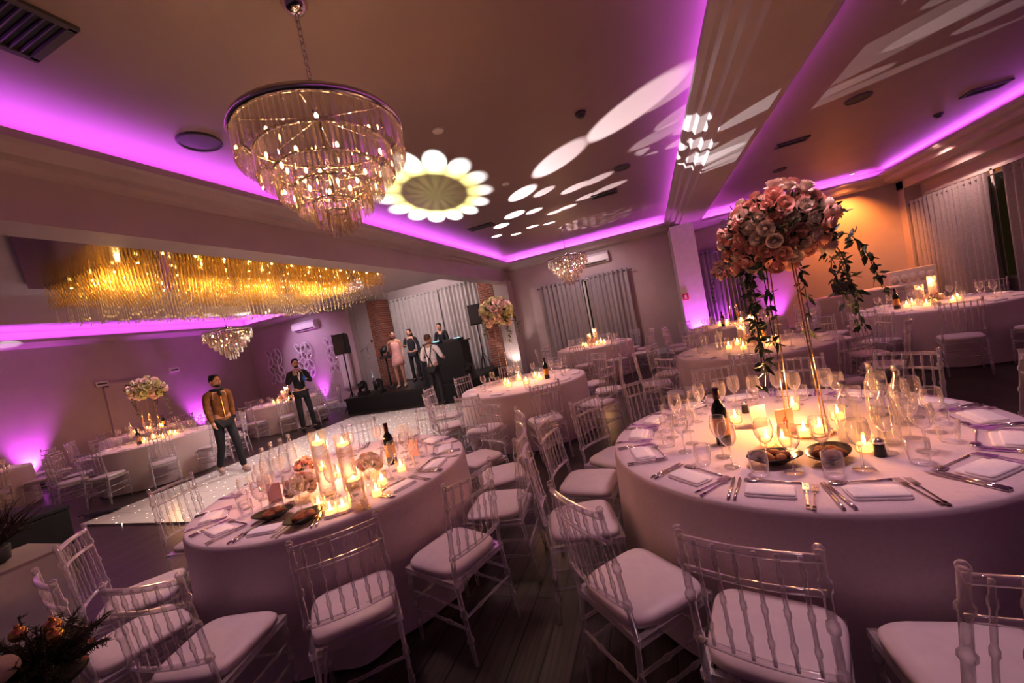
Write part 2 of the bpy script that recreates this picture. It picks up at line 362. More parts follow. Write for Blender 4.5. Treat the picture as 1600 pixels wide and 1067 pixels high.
def aircon(x,y,Y,w,label):
    p=PY(x,y,Y); t=thing('air_conditioner',label,'air conditioner',p)
    obj('casing',MB().prism([(0,.15),(-.16,.15),(-.21,.08),(-.21,-.08),(-.14,-.15),(0,-.15)],-w/2,w/2,'X'),'white',t)
    obj('louvre',MB().box((0,-.185,-.11),(w*.85,.06,.012),M3=Matrix.Rotation(.7,3,'X')),'grille',t)
aircon(922,407,12.2,1.1,'white wall air conditioner above the far centre curtains'); aircon(480,509,10.7,1.0,'white wall air conditioner above the ornate white mirrors')
p=PY(1048,468,11.2); t=thing('fire_sign','small red fire call point sign on the far white column','sign',(.9,11.2,p.z))
obj('plate',MB().box((0,-.01,0),(.14,.02,.16)),'redsign',t); obj('symbol',MB().box((0,-.022,.0),(.05,.005,.09)).box((0,-.022,-.05),(.09,.005,.01)),'white',t)

# chandeliers
def prismmesh(L,r):
    mb=MB(); mb.tube([(0,0,0),(0,0,-.012),(0,0,-L+.02),(0,0,-L)],[r*.3,r,r,r*.15],3); mb.sm=[False]*len(mb.f); return mb
ALL=MB()
def chandelier(x,y,label,detail,zceil,ztop,s=1.0,loc=None,sv=None):
    p=loc if loc else P(x,y,zceil); t=thing('chandelier',label,'chandelier',(p.x,p.y,zceil)); sv=sv or s
    dz=ztop-zceil
    tiers=[(.525,0,.225),(.43,-.15,.20),(.335,-.28,.19),(.24,-.40,.18),(.14,-.51,.17),(.07,-.58,.16)]
    obj('ceiling_canopy',MB().lathe([(.07,0),(.075,-.03),(.05,-.07),(.015,-.09)],18),'chrome',t)
    ch=MB(); z=-.09; k=0
    while z>dz+.10:
        R=[Vector((math.cos(a)*.014*(1-k),math.cos(a)*.014*k,z-.025+math.sin(a)*.028)) for a in [i*PI/4 for i in range(8)]]; ch.tube(R,.004,4,True); z-=.042; k=1-k
    obj('chain',ch,'chrome',t)
    obj('top_rim',MB().lathe([(.515*s,dz-.018),(.54*s,dz-.018),(.55*s,dz),(.54*s,dz+.022),(.515*s,dz+.022)],48,cap=False),'chrome',t)
    hub=MB()
    for i in range(6):
        a=i*PI/3; hub.tube([(0,0,dz+.10),(.5*s*math.cos(a),.5*s*math.sin(a),dz+.01)],.006,5)
    hub.tube([(0,0,dz+.14),(0,0,dz-.5*sv)],.012,8); obj('frame',hub,'chrome',t)
    for i,(r,z0,L) in enumerate(tiers):
        r*=s;z0*=sv;L*=sv
        if i: obj('tier_ring',MB().lathe([(r-.01,dz+z0),(r+.006,dz+z0),(r+.006,dz+z0+.012),(r-.01,dz+z0+.012)],32,cap=False),'chrome',t)
        n=int(2*PI*r/(.0285 if detail else .055)); rest=MB()
        if detail: pm_=prismmesh(L,.0105).mesh('crystal_prism',M['crystal'])
        for k in range(n):
            a=2*PI*k/n+i*.1; tw=a+(k%3)*.4
            if detail and i==0 and k<100:
                o=bpy.data.objects.new('crystal_prism',pm_); link(o,t); o.location=(r*math.cos(a),r*math.sin(a),dz+z0-.005); o.rotation_euler=(0,0,tw)
            else:
                q=prismmesh(L,.0105 if detail else .017); rest.T=Matrix.Translation((r*math.cos(a),r*math.sin(a),dz+z0-.005))@Matrix.Rotation(tw,4,'Z'); rest.add(q.v,q.f,False); rest.T=Matrix()
        if rest.v and not detail: obj('crystal_tier',rest,'crystal',t)
        elif rest.v: ALL.add(rest.v,rest.f,False)
    nb=21 if detail else 8
    for k in range(nb):
        a=2*PI*k/nb; rr=(.38,.28,.17)[k%3]*s
        obj('bulb',MB().ell((rr*math.cos(a),rr*math.sin(a),dz-(.09+(k%3)*.13)*sv),(.009,.009,.019),8,6),'bulb',t)
    return t
t=chandelier(458,-2,'large tiered crystal chandelier hanging nearest the camera',True,zc,2.92,.87,sv=.80); CH1=Vector(t.location)
o=obj('inner_prisms',ALL,'crystal',t); o['kind']='stuff'
t=chandelier(877,357,'far crystal chandelier before the centre curtains',False,zc,2.98,.9); CH2=Vector(t.location)
t=chandelier(0,0,'small crystal chandelier above the walking man on the left',False,3.15,2.74,.9,loc=Vector((-9.2,6.6,3.15))); CH3=Vector(t.location)

# gold rectangular crystal light over the dance floor
t=thing('crystal_ceiling_light','long rectangular gold crystal light over the dance floor','ceiling light',(-5.5,4.3,3.15))
pa=[(-4.5,1.72),(-4.5,6.5),(-6.65,6.5),(-6.65,2.6)]
vs=[(x+5.5,y-4.3,-.0) for x,y in pa]+[(x+5.5,y-4.3,-.06) for x,y in pa]
obj('mounting_plate',MB().add(vs,[(0,1,2,3),(7,6,5,4),(0,4,5,1),(1,5,6,2),(2,6,7,3),(3,7,4,0)],False),'bronze',t)
g=MB(); cl=MB()
def strand(mb,x,y,L,r,n):
    pts=[];rs=[]
    for i in range(n):
        z=-.06-L*i/(n-1); pts.append((x,y,z)); rs.append(r if i%2 else r*.35)
    mb.tube(pts,rs,3)
nx=33; ny=100
for i in range(nx):
    for j in range(ny):
        x=-6.55+1.97*i/(nx-1); y=2.70+3.72*j/(ny-1)
        edge=i in(0,1,nx-1,nx-2) or j in(0,1,ny-1)
        if not edge and (i%2): continue
        strand(g,x+5.5,y-4.3,.27,.0064,9)
        if (i*3+j)%5==0:
            cen=(1-abs(x+5.55)/1.1)*(1-abs(y-4.5)/2.4)
            L2=.40+.20*max(0,cen)+.05*abs(math.sin(i*1.7+j*.9)); strand(cl,x+5.53,y-4.27,L2,.0042,15); cl.ell((x+5.53,y-4.27,-.06-L2-.02),(.010,.010,.020),6,4)
for nm,mb,mm in (('gold_bead_strands',g,'gbead'),('clear_drop_strands',cl,'cbead')):
    o=obj(nm,mb,mm,t); o['kind']='stuff'
for i in range(5):
    for j in range(12): obj('bulb',MB().ell((-.86+i*.43,-1.46+j*.32,-.11),.011,8,6),'gbulb',t)

# ---------------------------------------------------------------- chairs
def knob(mb,a,b,r,ks,n=6):
    a=Vector(a);b=Vector(b); L=(b-a).length; ts=[(0,1)]
    for k in ks:
        e=.009/L; ts+=[(k-2*e,1),(k-e,1.5),(k+e,1.5),(k+2*e,1)]
    ts.append((1,1)); mb.tube([a.lerp(b,x) for x,_ in ts],[r*q for _,q in ts],n)
ZS=-.025
def pad():
    mb=MB(); n=36; vs=[];fs=[]; pr=[(.9,.440),(.99,.446),(1,.458),(1,.468),(.95,.480),(.75,.487),(.4,.491),(.02,.492)]
    for s,z in pr:
        for k in range(n):
            a=2*PI*k/n; c,sn=math.cos(a),math.sin(a); e=.42
            x=.19*s*abs(c)**e*(1 if c>0 else -1); y=.185*s*abs(sn)**e*(1 if sn>0 else -1); x*=1+.06*y/.2; vs.append((x,y,z+ZS))
    for i in range(len(pr)-1):
        for k in range(n): fs.append((i*n+k,i*n+(k+1)%n,(i+1)*n+(k+1)%n,(i+1)*n+k))
    fs.append(tuple(range(n-1,-1,-1))); fs.append(tuple((len(pr)-1)*n+k for k in range(n))); mb.add(vs,fs); return mb
def make_chair(detail):
    am='acryl' if detail else 'acryl2'
    t=thing('chiavari_chair','x','chair'); obj('seat_cushion',pad(),'pad',t)
    fr=MB()
    for s in (-1,1): fr.box((s*.180,0,.425+ZS),(.025,.39,.028)); fr.box((0,s*.182,.425+ZS),(.34,.025,.028))
    obj('seat_frame',fr,am,t)
    HT=.90
    for s in (-1,1):
        mb=MB(); knob(mb,(s*.180,.178,0),(s*.180,.178,.41),.0118,(.25,.5,.8)); obj('leg',mb,am,t)
        mb=MB(); knob(mb,(s*.175,-.225,0),(s*.175,-.188,.42),.0118,(.3,.6)); knob(mb,(s*.175,-.188,.42),(s*.168,-.238,HT),.0118,(.25,.55,.8)); mb.ell((s*.168,-.238,HT+.004),.0145,8,5); obj('leg',mb,am,t)
    def yb(z): return -.188-(z-.42)/(HT-.42)*.05
    def rail(z,w,r):
        mb=MB(); mb.tube([(w*k/4,yb(z)-.02*(1-(k/4)**2),z) for k in range(-4,5)],r,6); return mb
    zs=((HT-.022,.17,.0122),(HT-.12,.171,.0095),(.53,.174,.0105))
    if detail:
        for k,(z,w,r) in enumerate(zs): obj('top_rail' if k==0 else 'back_rail',rail(z,w,r),am,t)
        for k in range(6):
            x=(-2.5+k)*.052; q=.02*(1-(x/.17)**2); mb=MB(); knob(mb,(x,yb(.53)-q,.53),(x*.98,yb(HT-.02)-q,HT-.02),.0064,(.2,.5,.85),5); obj('spindle',mb,am,t)
    else:
        mb=MB()
        for z,w,r in zs: q=rail(z,w,r); mb.add(q.v,q.f)
        for k in range(6):
            x=(-2.5+k)*.052; q=.02*(1-(x/.17)**2); mb.tube([(x,yb(.53)-q,.53),(x,yb(HT-.02)-q,HT-.02)],.0068,4)
        obj('backrest',mb,am,t)
    st=[((-.178,.178,.18),(-.176,-.212,.18)),((.178,.178,.18),(.176,-.212,.18)),((-.178,.178,.28),(-.176,-.202,.28)),((.178,.178,.28),(.176,-.202,.28)),((-.178,.178,.23),(.178,.178,.23)),((-.175,-.205,.23),(.175,-.205,.23))]
    if detail:
        for a,b in st: mb=MB(); knob(mb,a,b,.008,(.33,.66),5); obj('stretcher',mb,am,t)
    else:
        mb=MB()
        for a,b in st: mb.tube([a,b],.008,4)
        obj('stretchers',mb,am,t)
    return t
chairD=make_chair(True); chairF=make_chair(False)
ORD=['first','second','third','fourth','fifth','sixth','seventh','eighth','ninth','tenth','eleventh','twelfth','thirteenth','fourteenth']
# ---------------------------------------------------------------- tableware prototypes
def proto_wine():
    t=thing('wine_glass','x','wine glass')
    obj('foot',MB().lathe([(.036,0),(.034,.003),(.006,.007)],18),'glass',t); obj('stem',MB().tube([(0,0,.005),(0,0,.05),(0,0,.095)],[.005,.0035,.006],6),'glass',t)
    obj('bowl',MB().lathe([(.004,.093),(.022,.105),(.036,.13),(.041,.155),(.038,.185),(.034,.205),(.0345,.2065),(.0325,.205)],18,cap=False),'glass',t); return t
def one(name,mb,m,cat):
    o=obj(name,mb,m); tag(o,'x',cat); return o
wineD=proto_wine()
wineF=one('wine_glass',MB().lathe([(.036,0),(.03,.004),(.005,.008),(.004,.09),(.022,.105),(.037,.13),(.041,.155),(.035,.2)],10,cap=False),'glass','wine glass')
tumb=one('water_tumbler',MB().lathe([(.001,.004),(.026,.004),(.028,0),(.033,.01),(.038,.05),(.037,.095),(.035,.095)],18,cap=False),'glass','tumbler')
napm=MB().slab([(.98,0),(1.0,.003),(1.0,.006),(.97,.0095),(.85,.011),(.02,.012)],.088,.056,.22).slab([(.99,.0095),(1.0,.012),(1.0,.014),(.96,.0165),(.8,.018),(.02,.0185)],.085,.040,.22,oy=-.012)
napk=one('folded_napkin',napm,'napkin','napkin')
def forkm():
    mb=MB(); mb.box((0,-.045,.003),(.009,.11,.003)); mb.box((0,-.1,.003),(.014,.03,.003)); mb.box((0,.02,.0045),(.006,.03,.003)); mb.box((0,.043,.006),(.022,.022,.003))
    for k in range(4): mb.box((-.009+k*.006,.072,.0065),(.003,.04,.002))
    return mb
fork=one('fork',forkm(),'steel','fork')
def spoonm():
    mb=MB(); mb.tube([(0,-.1,.003),(0,-.05,.003),(0,.03,.006),(0,.05,.005)],[.006,.004,.003,.004],6); mb.ell((0,.075,.005),(.019,.03,.005),12,6); return mb
spoon=one('spoon',spoonm(),'steel','spoon')
kn=thing('table_knife','x','knife'); obj('handle',MB().tube([(0,-.11,.005),(0,-.06,.005),(0,-.01,.005)],[.006,.007,.005],8),'steel',kn)
obj('blade',MB().add([(-.004,-.01,.005),(.007,-.01,.005),(.009,.07,.005),(.002,.11,.005),(-.005,.09,.005),(-.004,-.01,.0035),(.007,-.01,.0035),(.009,.07,.0035),(.002,.11,.0035),(-.005,.09,.0035)],[(0,1,2,3,4),(9,8,7,6,5),(0,5,6,1),(1,6,7,2),(2,7,8,3),(3,8,9,4),(4,9,5,0)],False),'steel',kn)
vot=thing('votive_candle','x','candle'); obj('glass_cup',MB().lathe([(.001,.003),(.032,.003),(.034,0),(.037,.02),(.038,.075)],18,cap=False),'vase',vot); obj('wax',MB().lathe([(.028,.004),(.028,.035),(.026,.037)],14),'wax',vot); obj('flame',MB().lathe([(.001,.036),(.007,.046),(.0055,.060),(.0005,.078)],8),'flame',vot)
def cylvase(h,label,loc):
    t=thing('cylinder_vase',label,'vase',loc)
    obj('glass_cylinder',MB().lathe([(.001,.004),(.045,.004),(.048,0),(.05,.02),(.05,h)],24,cap=False),'vase',t)
    obj('water',MB().lathe([(.046,.01),(.046,h*.8)],20),'vase',t)
    c=obj('floating_candle',MB().lathe([(.02,h*.78),(.036,h*.8),(.036,h*.84),(.03,h*.85)],16),'wax',t); obj('flame',MB().lathe([(.001,h*.85),(.009,h*.87),(.007,h*.895),(.0005,h*.93)],8),'flame',c)
def winebottle(loc,label,m='wine'):
    t=thing('wine_bottle',label,'bottle',loc)
    obj('bottle_body',MB().lathe([(.034,0),(.037,.006),(.037,.19),(.03,.215),(.015,.24),(.0135,.295),(.016,.297),(.016,.305),(.013,.31)],22),m,t)
    obj('paper_label',MB().lathe([(.0375,.06),(.0375,.15)],22,cap=False),'label',t); obj('foil',MB().lathe([(.0165,.25),(.0165,.31),(.012,.312)],14),'foil',t)
def waterbottle(loc,label,w=1):
    t=thing('glass_bottle',label,'bottle',loc)
    obj('bottle_body',MB().lathe([(.001,.004),(.034*w,.004),(.037*w,.01),(.038*w,.14),(.03*w,.19),(.014,.235),(.0135,.275)],22,cap=False),'water',t)
    obj('cap',MB().lathe([(.016,.268),(.016,.29),(.014,.292)],14),'cap',t)
def breadbowl(loc,rz,label,short):
    t=thing('dark_bowl',label,'bowl',loc,rz); obj('bowl_shell',MB().lathe([(.03,0),(.055,.015),(.098,.042),(.096,.045),(.05,.02),(.001,.012)],24,sx=1.2,sy=.8,cap=False),'bowl',t)
    for i in range(5):
        a=i*1.25+rz; b=thing('bread_roll','%s crusty bread piece in the %s'%(ORD[i],short),'bread',Vector(loc)+Vector((math.cos(a)*.038,math.sin(a)*.034,.034)),0,'bread pieces in the '+short)
        obj('crust',MB().ell((0,0,0),(.034,.023,.02),10,8,Matrix.Rotation(a*2,3,'Z')),'bread',b)
def card(loc,rz,label,txt=None):
    t=thing('table_card',label,'card',loc,rz); obj('paper',MB().box((0,0,.065),(.09,.003,.13)).box((0,.02,.002),(.09,.04,.003)),'card',t)
    if txt:
        cu=bpy.data.curves.new('number','FONT'); cu.body=txt; cu.size=.06; cu.align_x='CENTER'; cu.extrude=.0005
        o=bpy.data.objects.new('tmpn',cu); C.objects.link(o); dg=bpy.context.evaluated_depsgraph_get(); me=bpy.data.meshes.new_from_object(o.evaluated_get(dg)); bpy.data.objects.remove(o)
        me.materials.clear(); me.materials.append(M['ink']); o=bpy.data.objects.new('number',me); link(o,t); o.location=(0,-.003,.05); o.rotation_euler=(PI/2,0,0)
def cloth(R,seed):
    random.seed(seed); n=144; ks=[(7,random.random()*6,.35),(12,random.random()*6,.4),(19,random.random()*6,.25)]
    rings=[(0.02,.75),(R*.5,.75),(R*.95,.75),(R-.004,.749),(R+.004,.743),(R+.01,.72)]
    vs=[];fs=[]
    for r,z in rings:
        for k in range(n): a=2*PI*k/n; vs.append((r*math.cos(a),r*math.sin(a),z))
    zs=[.64,.5,.35,.2,.08,.012]
    for z in zs:
        u=(.72-z)/.72
        for k in range(n):
            a=2*PI*k/n; w=sum(A*math.sin(q*a+ph+.3*u) for q,ph,A in ks); r=R+.012+u*.03+u*.042*w; vs.append((r*math.cos(a),r*math.sin(a),z))
    m=len(rings)+len(zs)
    for i in range(m-1):
        for k in range(n): fs.append((i*n+k,i*n+(k+1)%n,(i+1)*n+(k+1)%n,(i+1)*n+k))
    fs.append(tuple(range(n-1,-1,-1)))
    return MB().add(vs,fs)
def table(cx,cy,tn,angs,detail,seed,R=.915,dch=1.2,extra=()):
    o=obj('banquet_table',cloth(R,seed),'cloth',loc=(cx,cy,0)); tag(o,'round banquet table under floor length white cloth, '+tn,'table','round banquet tables')
    ca=math.atan2(-cy,-cx)
    n0=len(angs); angs=[R_(a) for a in list(angs)+list(extra)]
    st=min(range(n0),key=lambda i:abs((angs[i]-ca+PI)%(2*PI)-PI))
    order=sorted(range(len(angs)),key=lambda i:((angs[st]-angs[i])%(2*PI)))
    for k,i in enumerate(order):
        a=angs[i]; od=ORD[k]; r=dch+random.uniform(-.01,.03)
        rz=a+PI/2+random.uniform(-.05,.05)
        if i<n0: place(chairD if detail else chairF,(cx+r*math.cos(a),cy+r*math.sin(a),0),rz,'clear chair with white pad, %s clockwise from nearest, %s'%(od,tn),'chair','clear chairs round '+tn)
        e=Vector((math.cos(a),math.sin(a),0)); s=Vector((-math.sin(a),math.cos(a),0))
        def at(rr,ss,z=.7505): q=Vector((cx,cy,z))+e*rr+s*ss; return q
        pos='%s place clockwise from nearest, %s'%(od,tn)
        place(napk,at(R-.13,0),rz+random.uniform(-.1,.1),'folded white napkin, '+pos,'napkin','napkins on '+tn)
        place(wineD if detail else wineF,at(R-.34,.07),0,'stemmed wine glass, '+pos,'wine glass','wine glasses on '+tn)
        if detail or k%2==0: place(tumb,at(R-.30,-.05),0,'water tumbler, '+pos,'tumbler','tumblers on '+tn)
        if detail:
            place(wineD,at(R-.42,-.03),0,'inner wine glass, '+pos,'wine glass','wine glasses on '+tn)
            place(fork,at(R-.135,.118),rz+random.uniform(-.1,.1),'outer silver fork, '+pos,'fork','forks on '+tn)
            place(fork,at(R-.13,.143),rz+random.uniform(-.1,.1),'inner silver fork, '+pos,'fork','forks on '+tn)
            place(kn,at(R-.135,-.115),rz+random.uniform(-.08,.08),'inner silver table knife, '+pos,'knife','knives on '+tn)
            place(kn,at(R-.135,-.138),rz+random.uniform(-.08,.08),'outer silver table knife, '+pos,'knife','knives on '+tn)
            place(spoon,at(R-.225,0),rz+PI/2,'dessert spoon, '+pos,'spoon','spoons on '+tn)
T1=(-2.34,2.28); T2=(.575,2.50)
table(*T1,'left front table',[-167,-130,-104,-76,-47,-21,5,31,59,92,125],True,1,dch=1.17)
table(*T2,'right front table',[-133,-163,172,149,-109,-85,44,16,70,96,122],True,2,dch=1.17,extra=(-54,-28,-5))
ring=lambda o,n=10:[o+i*360/n for i in range(n)]
FT=[(-1.93,5.55,'middle table with pale flowers',ring(10)),(1.15,5.85,'table beyond the right front one',ring(5)),(-1.45,10.0,'table by the far wall',ring(12)),(3.8,7.45,'far right table by curtains',ring(0)),
    (1.6,9.5,'far table with tall flowers',ring(20)),(-9.4,4.95,'table left of the walking man',ring(8)),(-10.0,8.35,'table behind the suited man',ring(-4.7)),(-12.3,3.3,'leftmost table',ring(0)),(-12.45,6.4,'table by the left wall',ring(9))]
for i,(x,y,n,a) in enumerate(FT): table(x,y,n,a,False,10+i,dch=1.21)
random.seed(99)

# ---------------------------------------------------------------- flowers
def rosemesh(m):
    mb=MB(); mb.ell((0,0,.014),(.011,.011,.020),8,6)
    for L,(n,r,h,tilt) in enumerate([(3,.013,.036,.1),(4,.020,.035,.25),(5,.027,.031,.45),(6,.033,.024,.8)]):
        for k in range(n):
            a=2*PI*k/n+L*.6; vs=[]
            for j in range(4):
                v=j/3; rr=r*(.40+.60*math.sin(v*PI/2))+.005*v*v*tilt; z=h*v*1.05-.012*(L>2)-(.004*tilt if j==3 else 0)
                for i in range(5):
                    u=(i-2)/2; aa=a+u*(1.55*PI/n)*(1-.18*(j==3)); vs.append((rr*(1-.05*u*u)*math.cos(aa),rr*(1-.05*u*u)*math.sin(aa),z-.003*u*u))
            mb.add(vs,[(j*5+i,j*5+i+1,j*5+i+6,j*5+i+5) for j in range(3) for i in range(4)])
    return mb.mesh('rose',M[m])
RM={k:rosemesh(k) for k in ('rosep','rosew','rosey')}
def leaf(mb,p,d,L,w):
    d=Vector(d).normalized(); s=d.cross(Vector((random.uniform(-1,1),random.uniform(-1,1),random.uniform(.2,1)))).normalized(); u=s.cross(d)
    p=Vector(p); mb.add([p,p+d*L*.35+s*w,p+d*L*.4-u*w*.3,p+d*L*.35-s*w,p+d*L*.75+s*w*.6,p+d*L*.78-u*w*.2,p+d*L*.75-s*w*.6,p+d*L],[(0,1,2),(0,2,3),(1,4,5,2),(2,5,6,3),(4,7,5),(5,7,6)],False)
def rv():
    while 1:
        v=Vector((random.uniform(-1,1),random.uniform(-1,1),random.uniform(-1,1)))
        if .1<v.length<1: return v.normalized()
def arrangement(loc,h,R,label,cols,nr,droops,leafm='leaf',stand='gold',rs=1.3,nl=260,sprigs=0,loose=0.0,vz=.85):
    t=thing('tall_flower_centrepiece',label,'flower arrangement',loc); cc=Vector((0,0,h))
    if stand:
        w=.11
        obj('stand_base',MB().tube([(w*math.cos(a),w*math.sin(a),.006) for a in [k*PI/10 for k in range(20)]],.004,5,True),stand,t)
        for k in range(4):
            a=k*PI/2+.4; obj('stand_rod',MB().tube([(w*math.cos(a),w*math.sin(a),.006),(.075*math.cos(a),.075*math.sin(a),h-R*.45)],.0032,6),stand,t)
        obj('stand_top',MB().lathe([(.08,h-R*.45),(.09,h-R*.45+.01),(.09,h-R*.3),(.05,h-R*.28)],18),stand,t)
    lf=MB()
    for i in range(nl):
        d=rv(); d.z=d.z*.8+.05; leaf(lf,cc+Vector((d.x,d.y,d.z*.9))*R*random.uniform(.55,.98+loose*.3),d+rv()*.5,random.uniform(.045,.07),random.uniform(.009,.015))
    for i in range(sprigs):
        d=rv(); d.z=abs(d.z)*.9-.15; p0=cc+d*R*.8; p1=p0+d*random.uniform(.07,.13); lf.tube([p0,p1],.002,3)
        for k in range(7): q=p0.lerp(p1,k/6); leaf(lf,q,d+rv()*.9,.036,.008)
    obj('foliage',lf,leafm,t)
    for k in range(nr):
        z=1-2*(k+.5)/nr; z=z*.9+.08; rr=math.sqrt(max(0,1-z*z)); a=k*2.399963; d=Vector((rr*math.cos(a),rr*math.sin(a),z))
        q=cc+Vector((d.x,d.y,d.z*vz))*R*random.uniform(.86-loose,1.0+loose*.8); o=bpy.data.objects.new('rose',RM[random.choice(cols)]); link(o,t); o.location=q
        o.rotation_euler=d.to_track_quat('Z','Y').to_euler(); s=rs*random.uniform(.75,1.25); o.scale=(s,s,s)
    for (ang,out,drop) in droops:
        mb=MB(); e=Vector((math.cos(ang),math.sin(ang),0)); pts=[]
        for i in range(12):
            v=i/11; pts.append(cc+e*(R*.6+out*math.sin(v*PI/2))+Vector((random.uniform(-.01,.01),random.uniform(-.01,.01),.03*math.sin(v*3)-drop*v*v-.05)))
        mb.tube(pts,.0025,4)
        for i in range(1,12):
            for q in range(5): leaf(mb,pts[i]+rv()*.014,(rv()+Vector((0,0,-.6))),random.uniform(.04,.07),random.uniform(.008,.014))
        obj('trailing_stem',mb,leafm,t)
ang0=R_(19.6)
arrangement((.66,2.42,.75),1.06,.215,'tall blush rose centrepiece with trailing greenery, right front table',['rosep','rosep','rosew'],120,[(ang0+PI,.04,.62),(ang0+PI-.5,.02,.76),(ang0+PI-.2,.05,.48),(ang0+PI-.35,.03,.66),(ang0+PI+.5,.06,.5),(ang0,.22,.46),(ang0-.4,.16,.50),(ang0+.3,.28,.40),(ang0-.1,.33,.34),(ang0+.6,.12,.5)],rs=1.08,nl=300,sprigs=24,loose=.08,vz=.98)
q=P(797,596,.75); arrangement(q,1.1,.24,'pale yellow rose centrepiece on the middle table',['rosey','rosew'],56,[(ang0,.15,.35),(ang0+PI,.08,.3),(ang0-1,.1,.4)],'leaf2','acryl',1.4,sprigs=12,loose=.05)
arrangement((-9.7,5.1,.75),1.0,.27,'cream rose centrepiece left of the walking man',['rosew','rosey'],56,[(ang0+PI,.15,.4),(ang0,.2,.5)],'leaf2','gold',1.5,sprigs=12,loose=.05)
arrangement((-12.45,6.4,.75),1.1,.25,'dim rose centrepiece by the left wall',['rosew','rosep'],36,[(ang0,.2,.4),(ang0+PI,.1,.4)],'leaf','gold',1.5,sprigs=12,loose=.08)
arrangement((-12.3,3.3,.75),.95,.27,'rose centrepiece at the left edge of the photo',['rosew','rosep'],36,[(ang0,.2,.4)],'leaf','gold',1.5,sprigs=10)
arrangement((1.6,9.4,.75),1.15,.25,'blush rose centrepiece before the purple lit curtain',['rosep','rosew'],36,[(ang0+PI,.2,.55),(ang0,.1,.4)],'leaf','gold',1.5,sprigs=12,loose=.08)
def posy(loc,R,label,n=9,cols=('rosep','rosew')):
    t=thing('flower_posy',label,'flower arrangement',loc); obj('bowl',MB().lathe([(.03,0),(.045,.01),(.05,.05),(.045,.055)],16),'vase',t)
    lf=MB()
    for i in range(60): d=rv(); d.z=abs(d.z)*.7+.1; leaf(lf,Vector((0,0,.06))+d*R*.5,d+rv()*.3,.05,.012)
    obj('foliage',lf,'leaf2',t)
    for k in range(n):
        z=.15+.85*(k+.5)/n; rr=math.sqrt(1-z*z); a=k*2.4; d=Vector((rr*math.cos(a),rr*math.sin(a),z)); o=bpy.data.objects.new('rose',RM[random.choice(cols)]); link(o,t); o.location=Vector((0,0,.06))+d*R*.8; o.rotation_euler=d.to_track_quat('Z','Y').to_euler(); s=random.uniform(.9,1.2); o.scale=(s,s,s)
T=.7505
cylvase(.42,'tallest glass cylinder vase with floating candle, left front table',P(514,772,T)); cylvase(.36,'shorter glass cylinder vase with floating candle, left front table',P(550,762,T)); cylvase(.2,'low glass cylinder vase with candle, left front table',P(562,792,T))
posy(P(474,780,T),.10,'low blush rose posy left of the cylinder vases',12); posy(P(580,742,T),.08,'low blush rose posy right of the cylinder vases',12); posy(P(480,742,T),.07,'small rose posy behind the water bottles',7)
winebottle(P(614,724,T),'dark wine bottle with amber label, left front table')
for k,(x,y) in enumerate(((420,757),(433,745),(448,738),(460,729))): waterbottle(P(x,y,T),['first','second','third','fourth'][k]+' clear water bottle from the left, left front table')
for k,(x,y) in enumerate(((500,796),(518,806),(530,745),(598,758),(628,736),(505,735),(538,800),(590,775))): place(vot,P(x,y,T),0,'lit glass votive candle, %s around the vases, left front table'%ORD[k],'candle','votives on the left front table')
breadbowl(P(428,810,T),.4,'dark bread bowl nearest the camera, left front table','near bowl, left front table'); breadbowl(P(478,815,T),1.4,'dark bread bowl beside the rose posy, left front table','posy side bowl, left front table')
card(P(432,785,T),R_(25),'pink table card by the water bottles, left front table'); card(P(648,712,T),R_(5),'pink menu card by the wine bottle, left front table')
winebottle(P(1132,694,T),'dark wine bottle with amber label, right front table')
card(P(1188,668,T),R_(22),'plain pink card behind the votives, right front table'); card(P(1230,676,T),R_(15),'pink table card with a red number six, right front table','6')
for k,(x,y) in enumerate(((1200,696),(1258,682),(1283,676),(1352,705),(1240,640),(1310,655),(1150,660),(1225,696))): place(vot,P(x,y,T),0,'lit glass votive candle, %s around the stand, right front table'%ORD[k],'candle','votives on the right front table')
waterbottle(P(1330,690,T),'stout clear glass carafe by the votives, right front table',1.25); waterbottle(P(1392,692,T),'clear water bottle with pale cap, right front table',1.1); waterbottle(P(1412,660,T),'rear clear water bottle, right front table'); waterbottle(P(1370,650,T),'third clear water bottle behind the others, right front table')
breadbowl(P(1212,724,T),.2,'dark bread bowl left of the stand, right front table','left bowl, right front table'); breadbowl(P(1296,718,T),.9,'dark bread bowl right of the stand, right front table','right bowl, right front table')
for k,(x,y) in enumerate(((1376,712),(1165,645))):
    t=thing('salt_shaker','small dark shaker with metal top, %s, right front table'%('by the bottles','by the pink card')[k],'shaker',P(x,y,T)); obj('shaker_body',MB().lathe([(.02,0),(.022,.005),(.018,.045),(.02,.055)],14),'bowl',t); obj('lid',MB().lathe([(.02,.055),(.018,.07),(.006,.078)],14),'chrome',t)
for i,(x,y,n,a) in enumerate(FT):
    c=Vector((x,y,T)); tall=i in (1,2,3,6)
    for k in range(6):
        a=k*1.047+i; place(vot,c+Vector((.27*math.cos(a),.27*math.sin(a),0)),0,'lit votive candle at the centre of '+n,'candle','votives on '+n,scale=1.3)
    if tall:
        cylvase(.4,'tall cylinder vase with floating candle on '+n,c+Vector((.07,.07,0))); cylvase(.3,'shorter cylinder vase with floating candle on '+n,c+Vector((-.09,.06,0))); posy(c+Vector((-.02,-.09,0)),.10,'low rose posy on '+n,12)
    winebottle(c+Vector((.38*math.cos(i),.38*math.sin(i),0)),'dark wine bottle on '+n)
    waterbottle(c+Vector((.38*math.cos(i+2),.38*math.sin(i+2),0)),'clear water bottle on '+n)

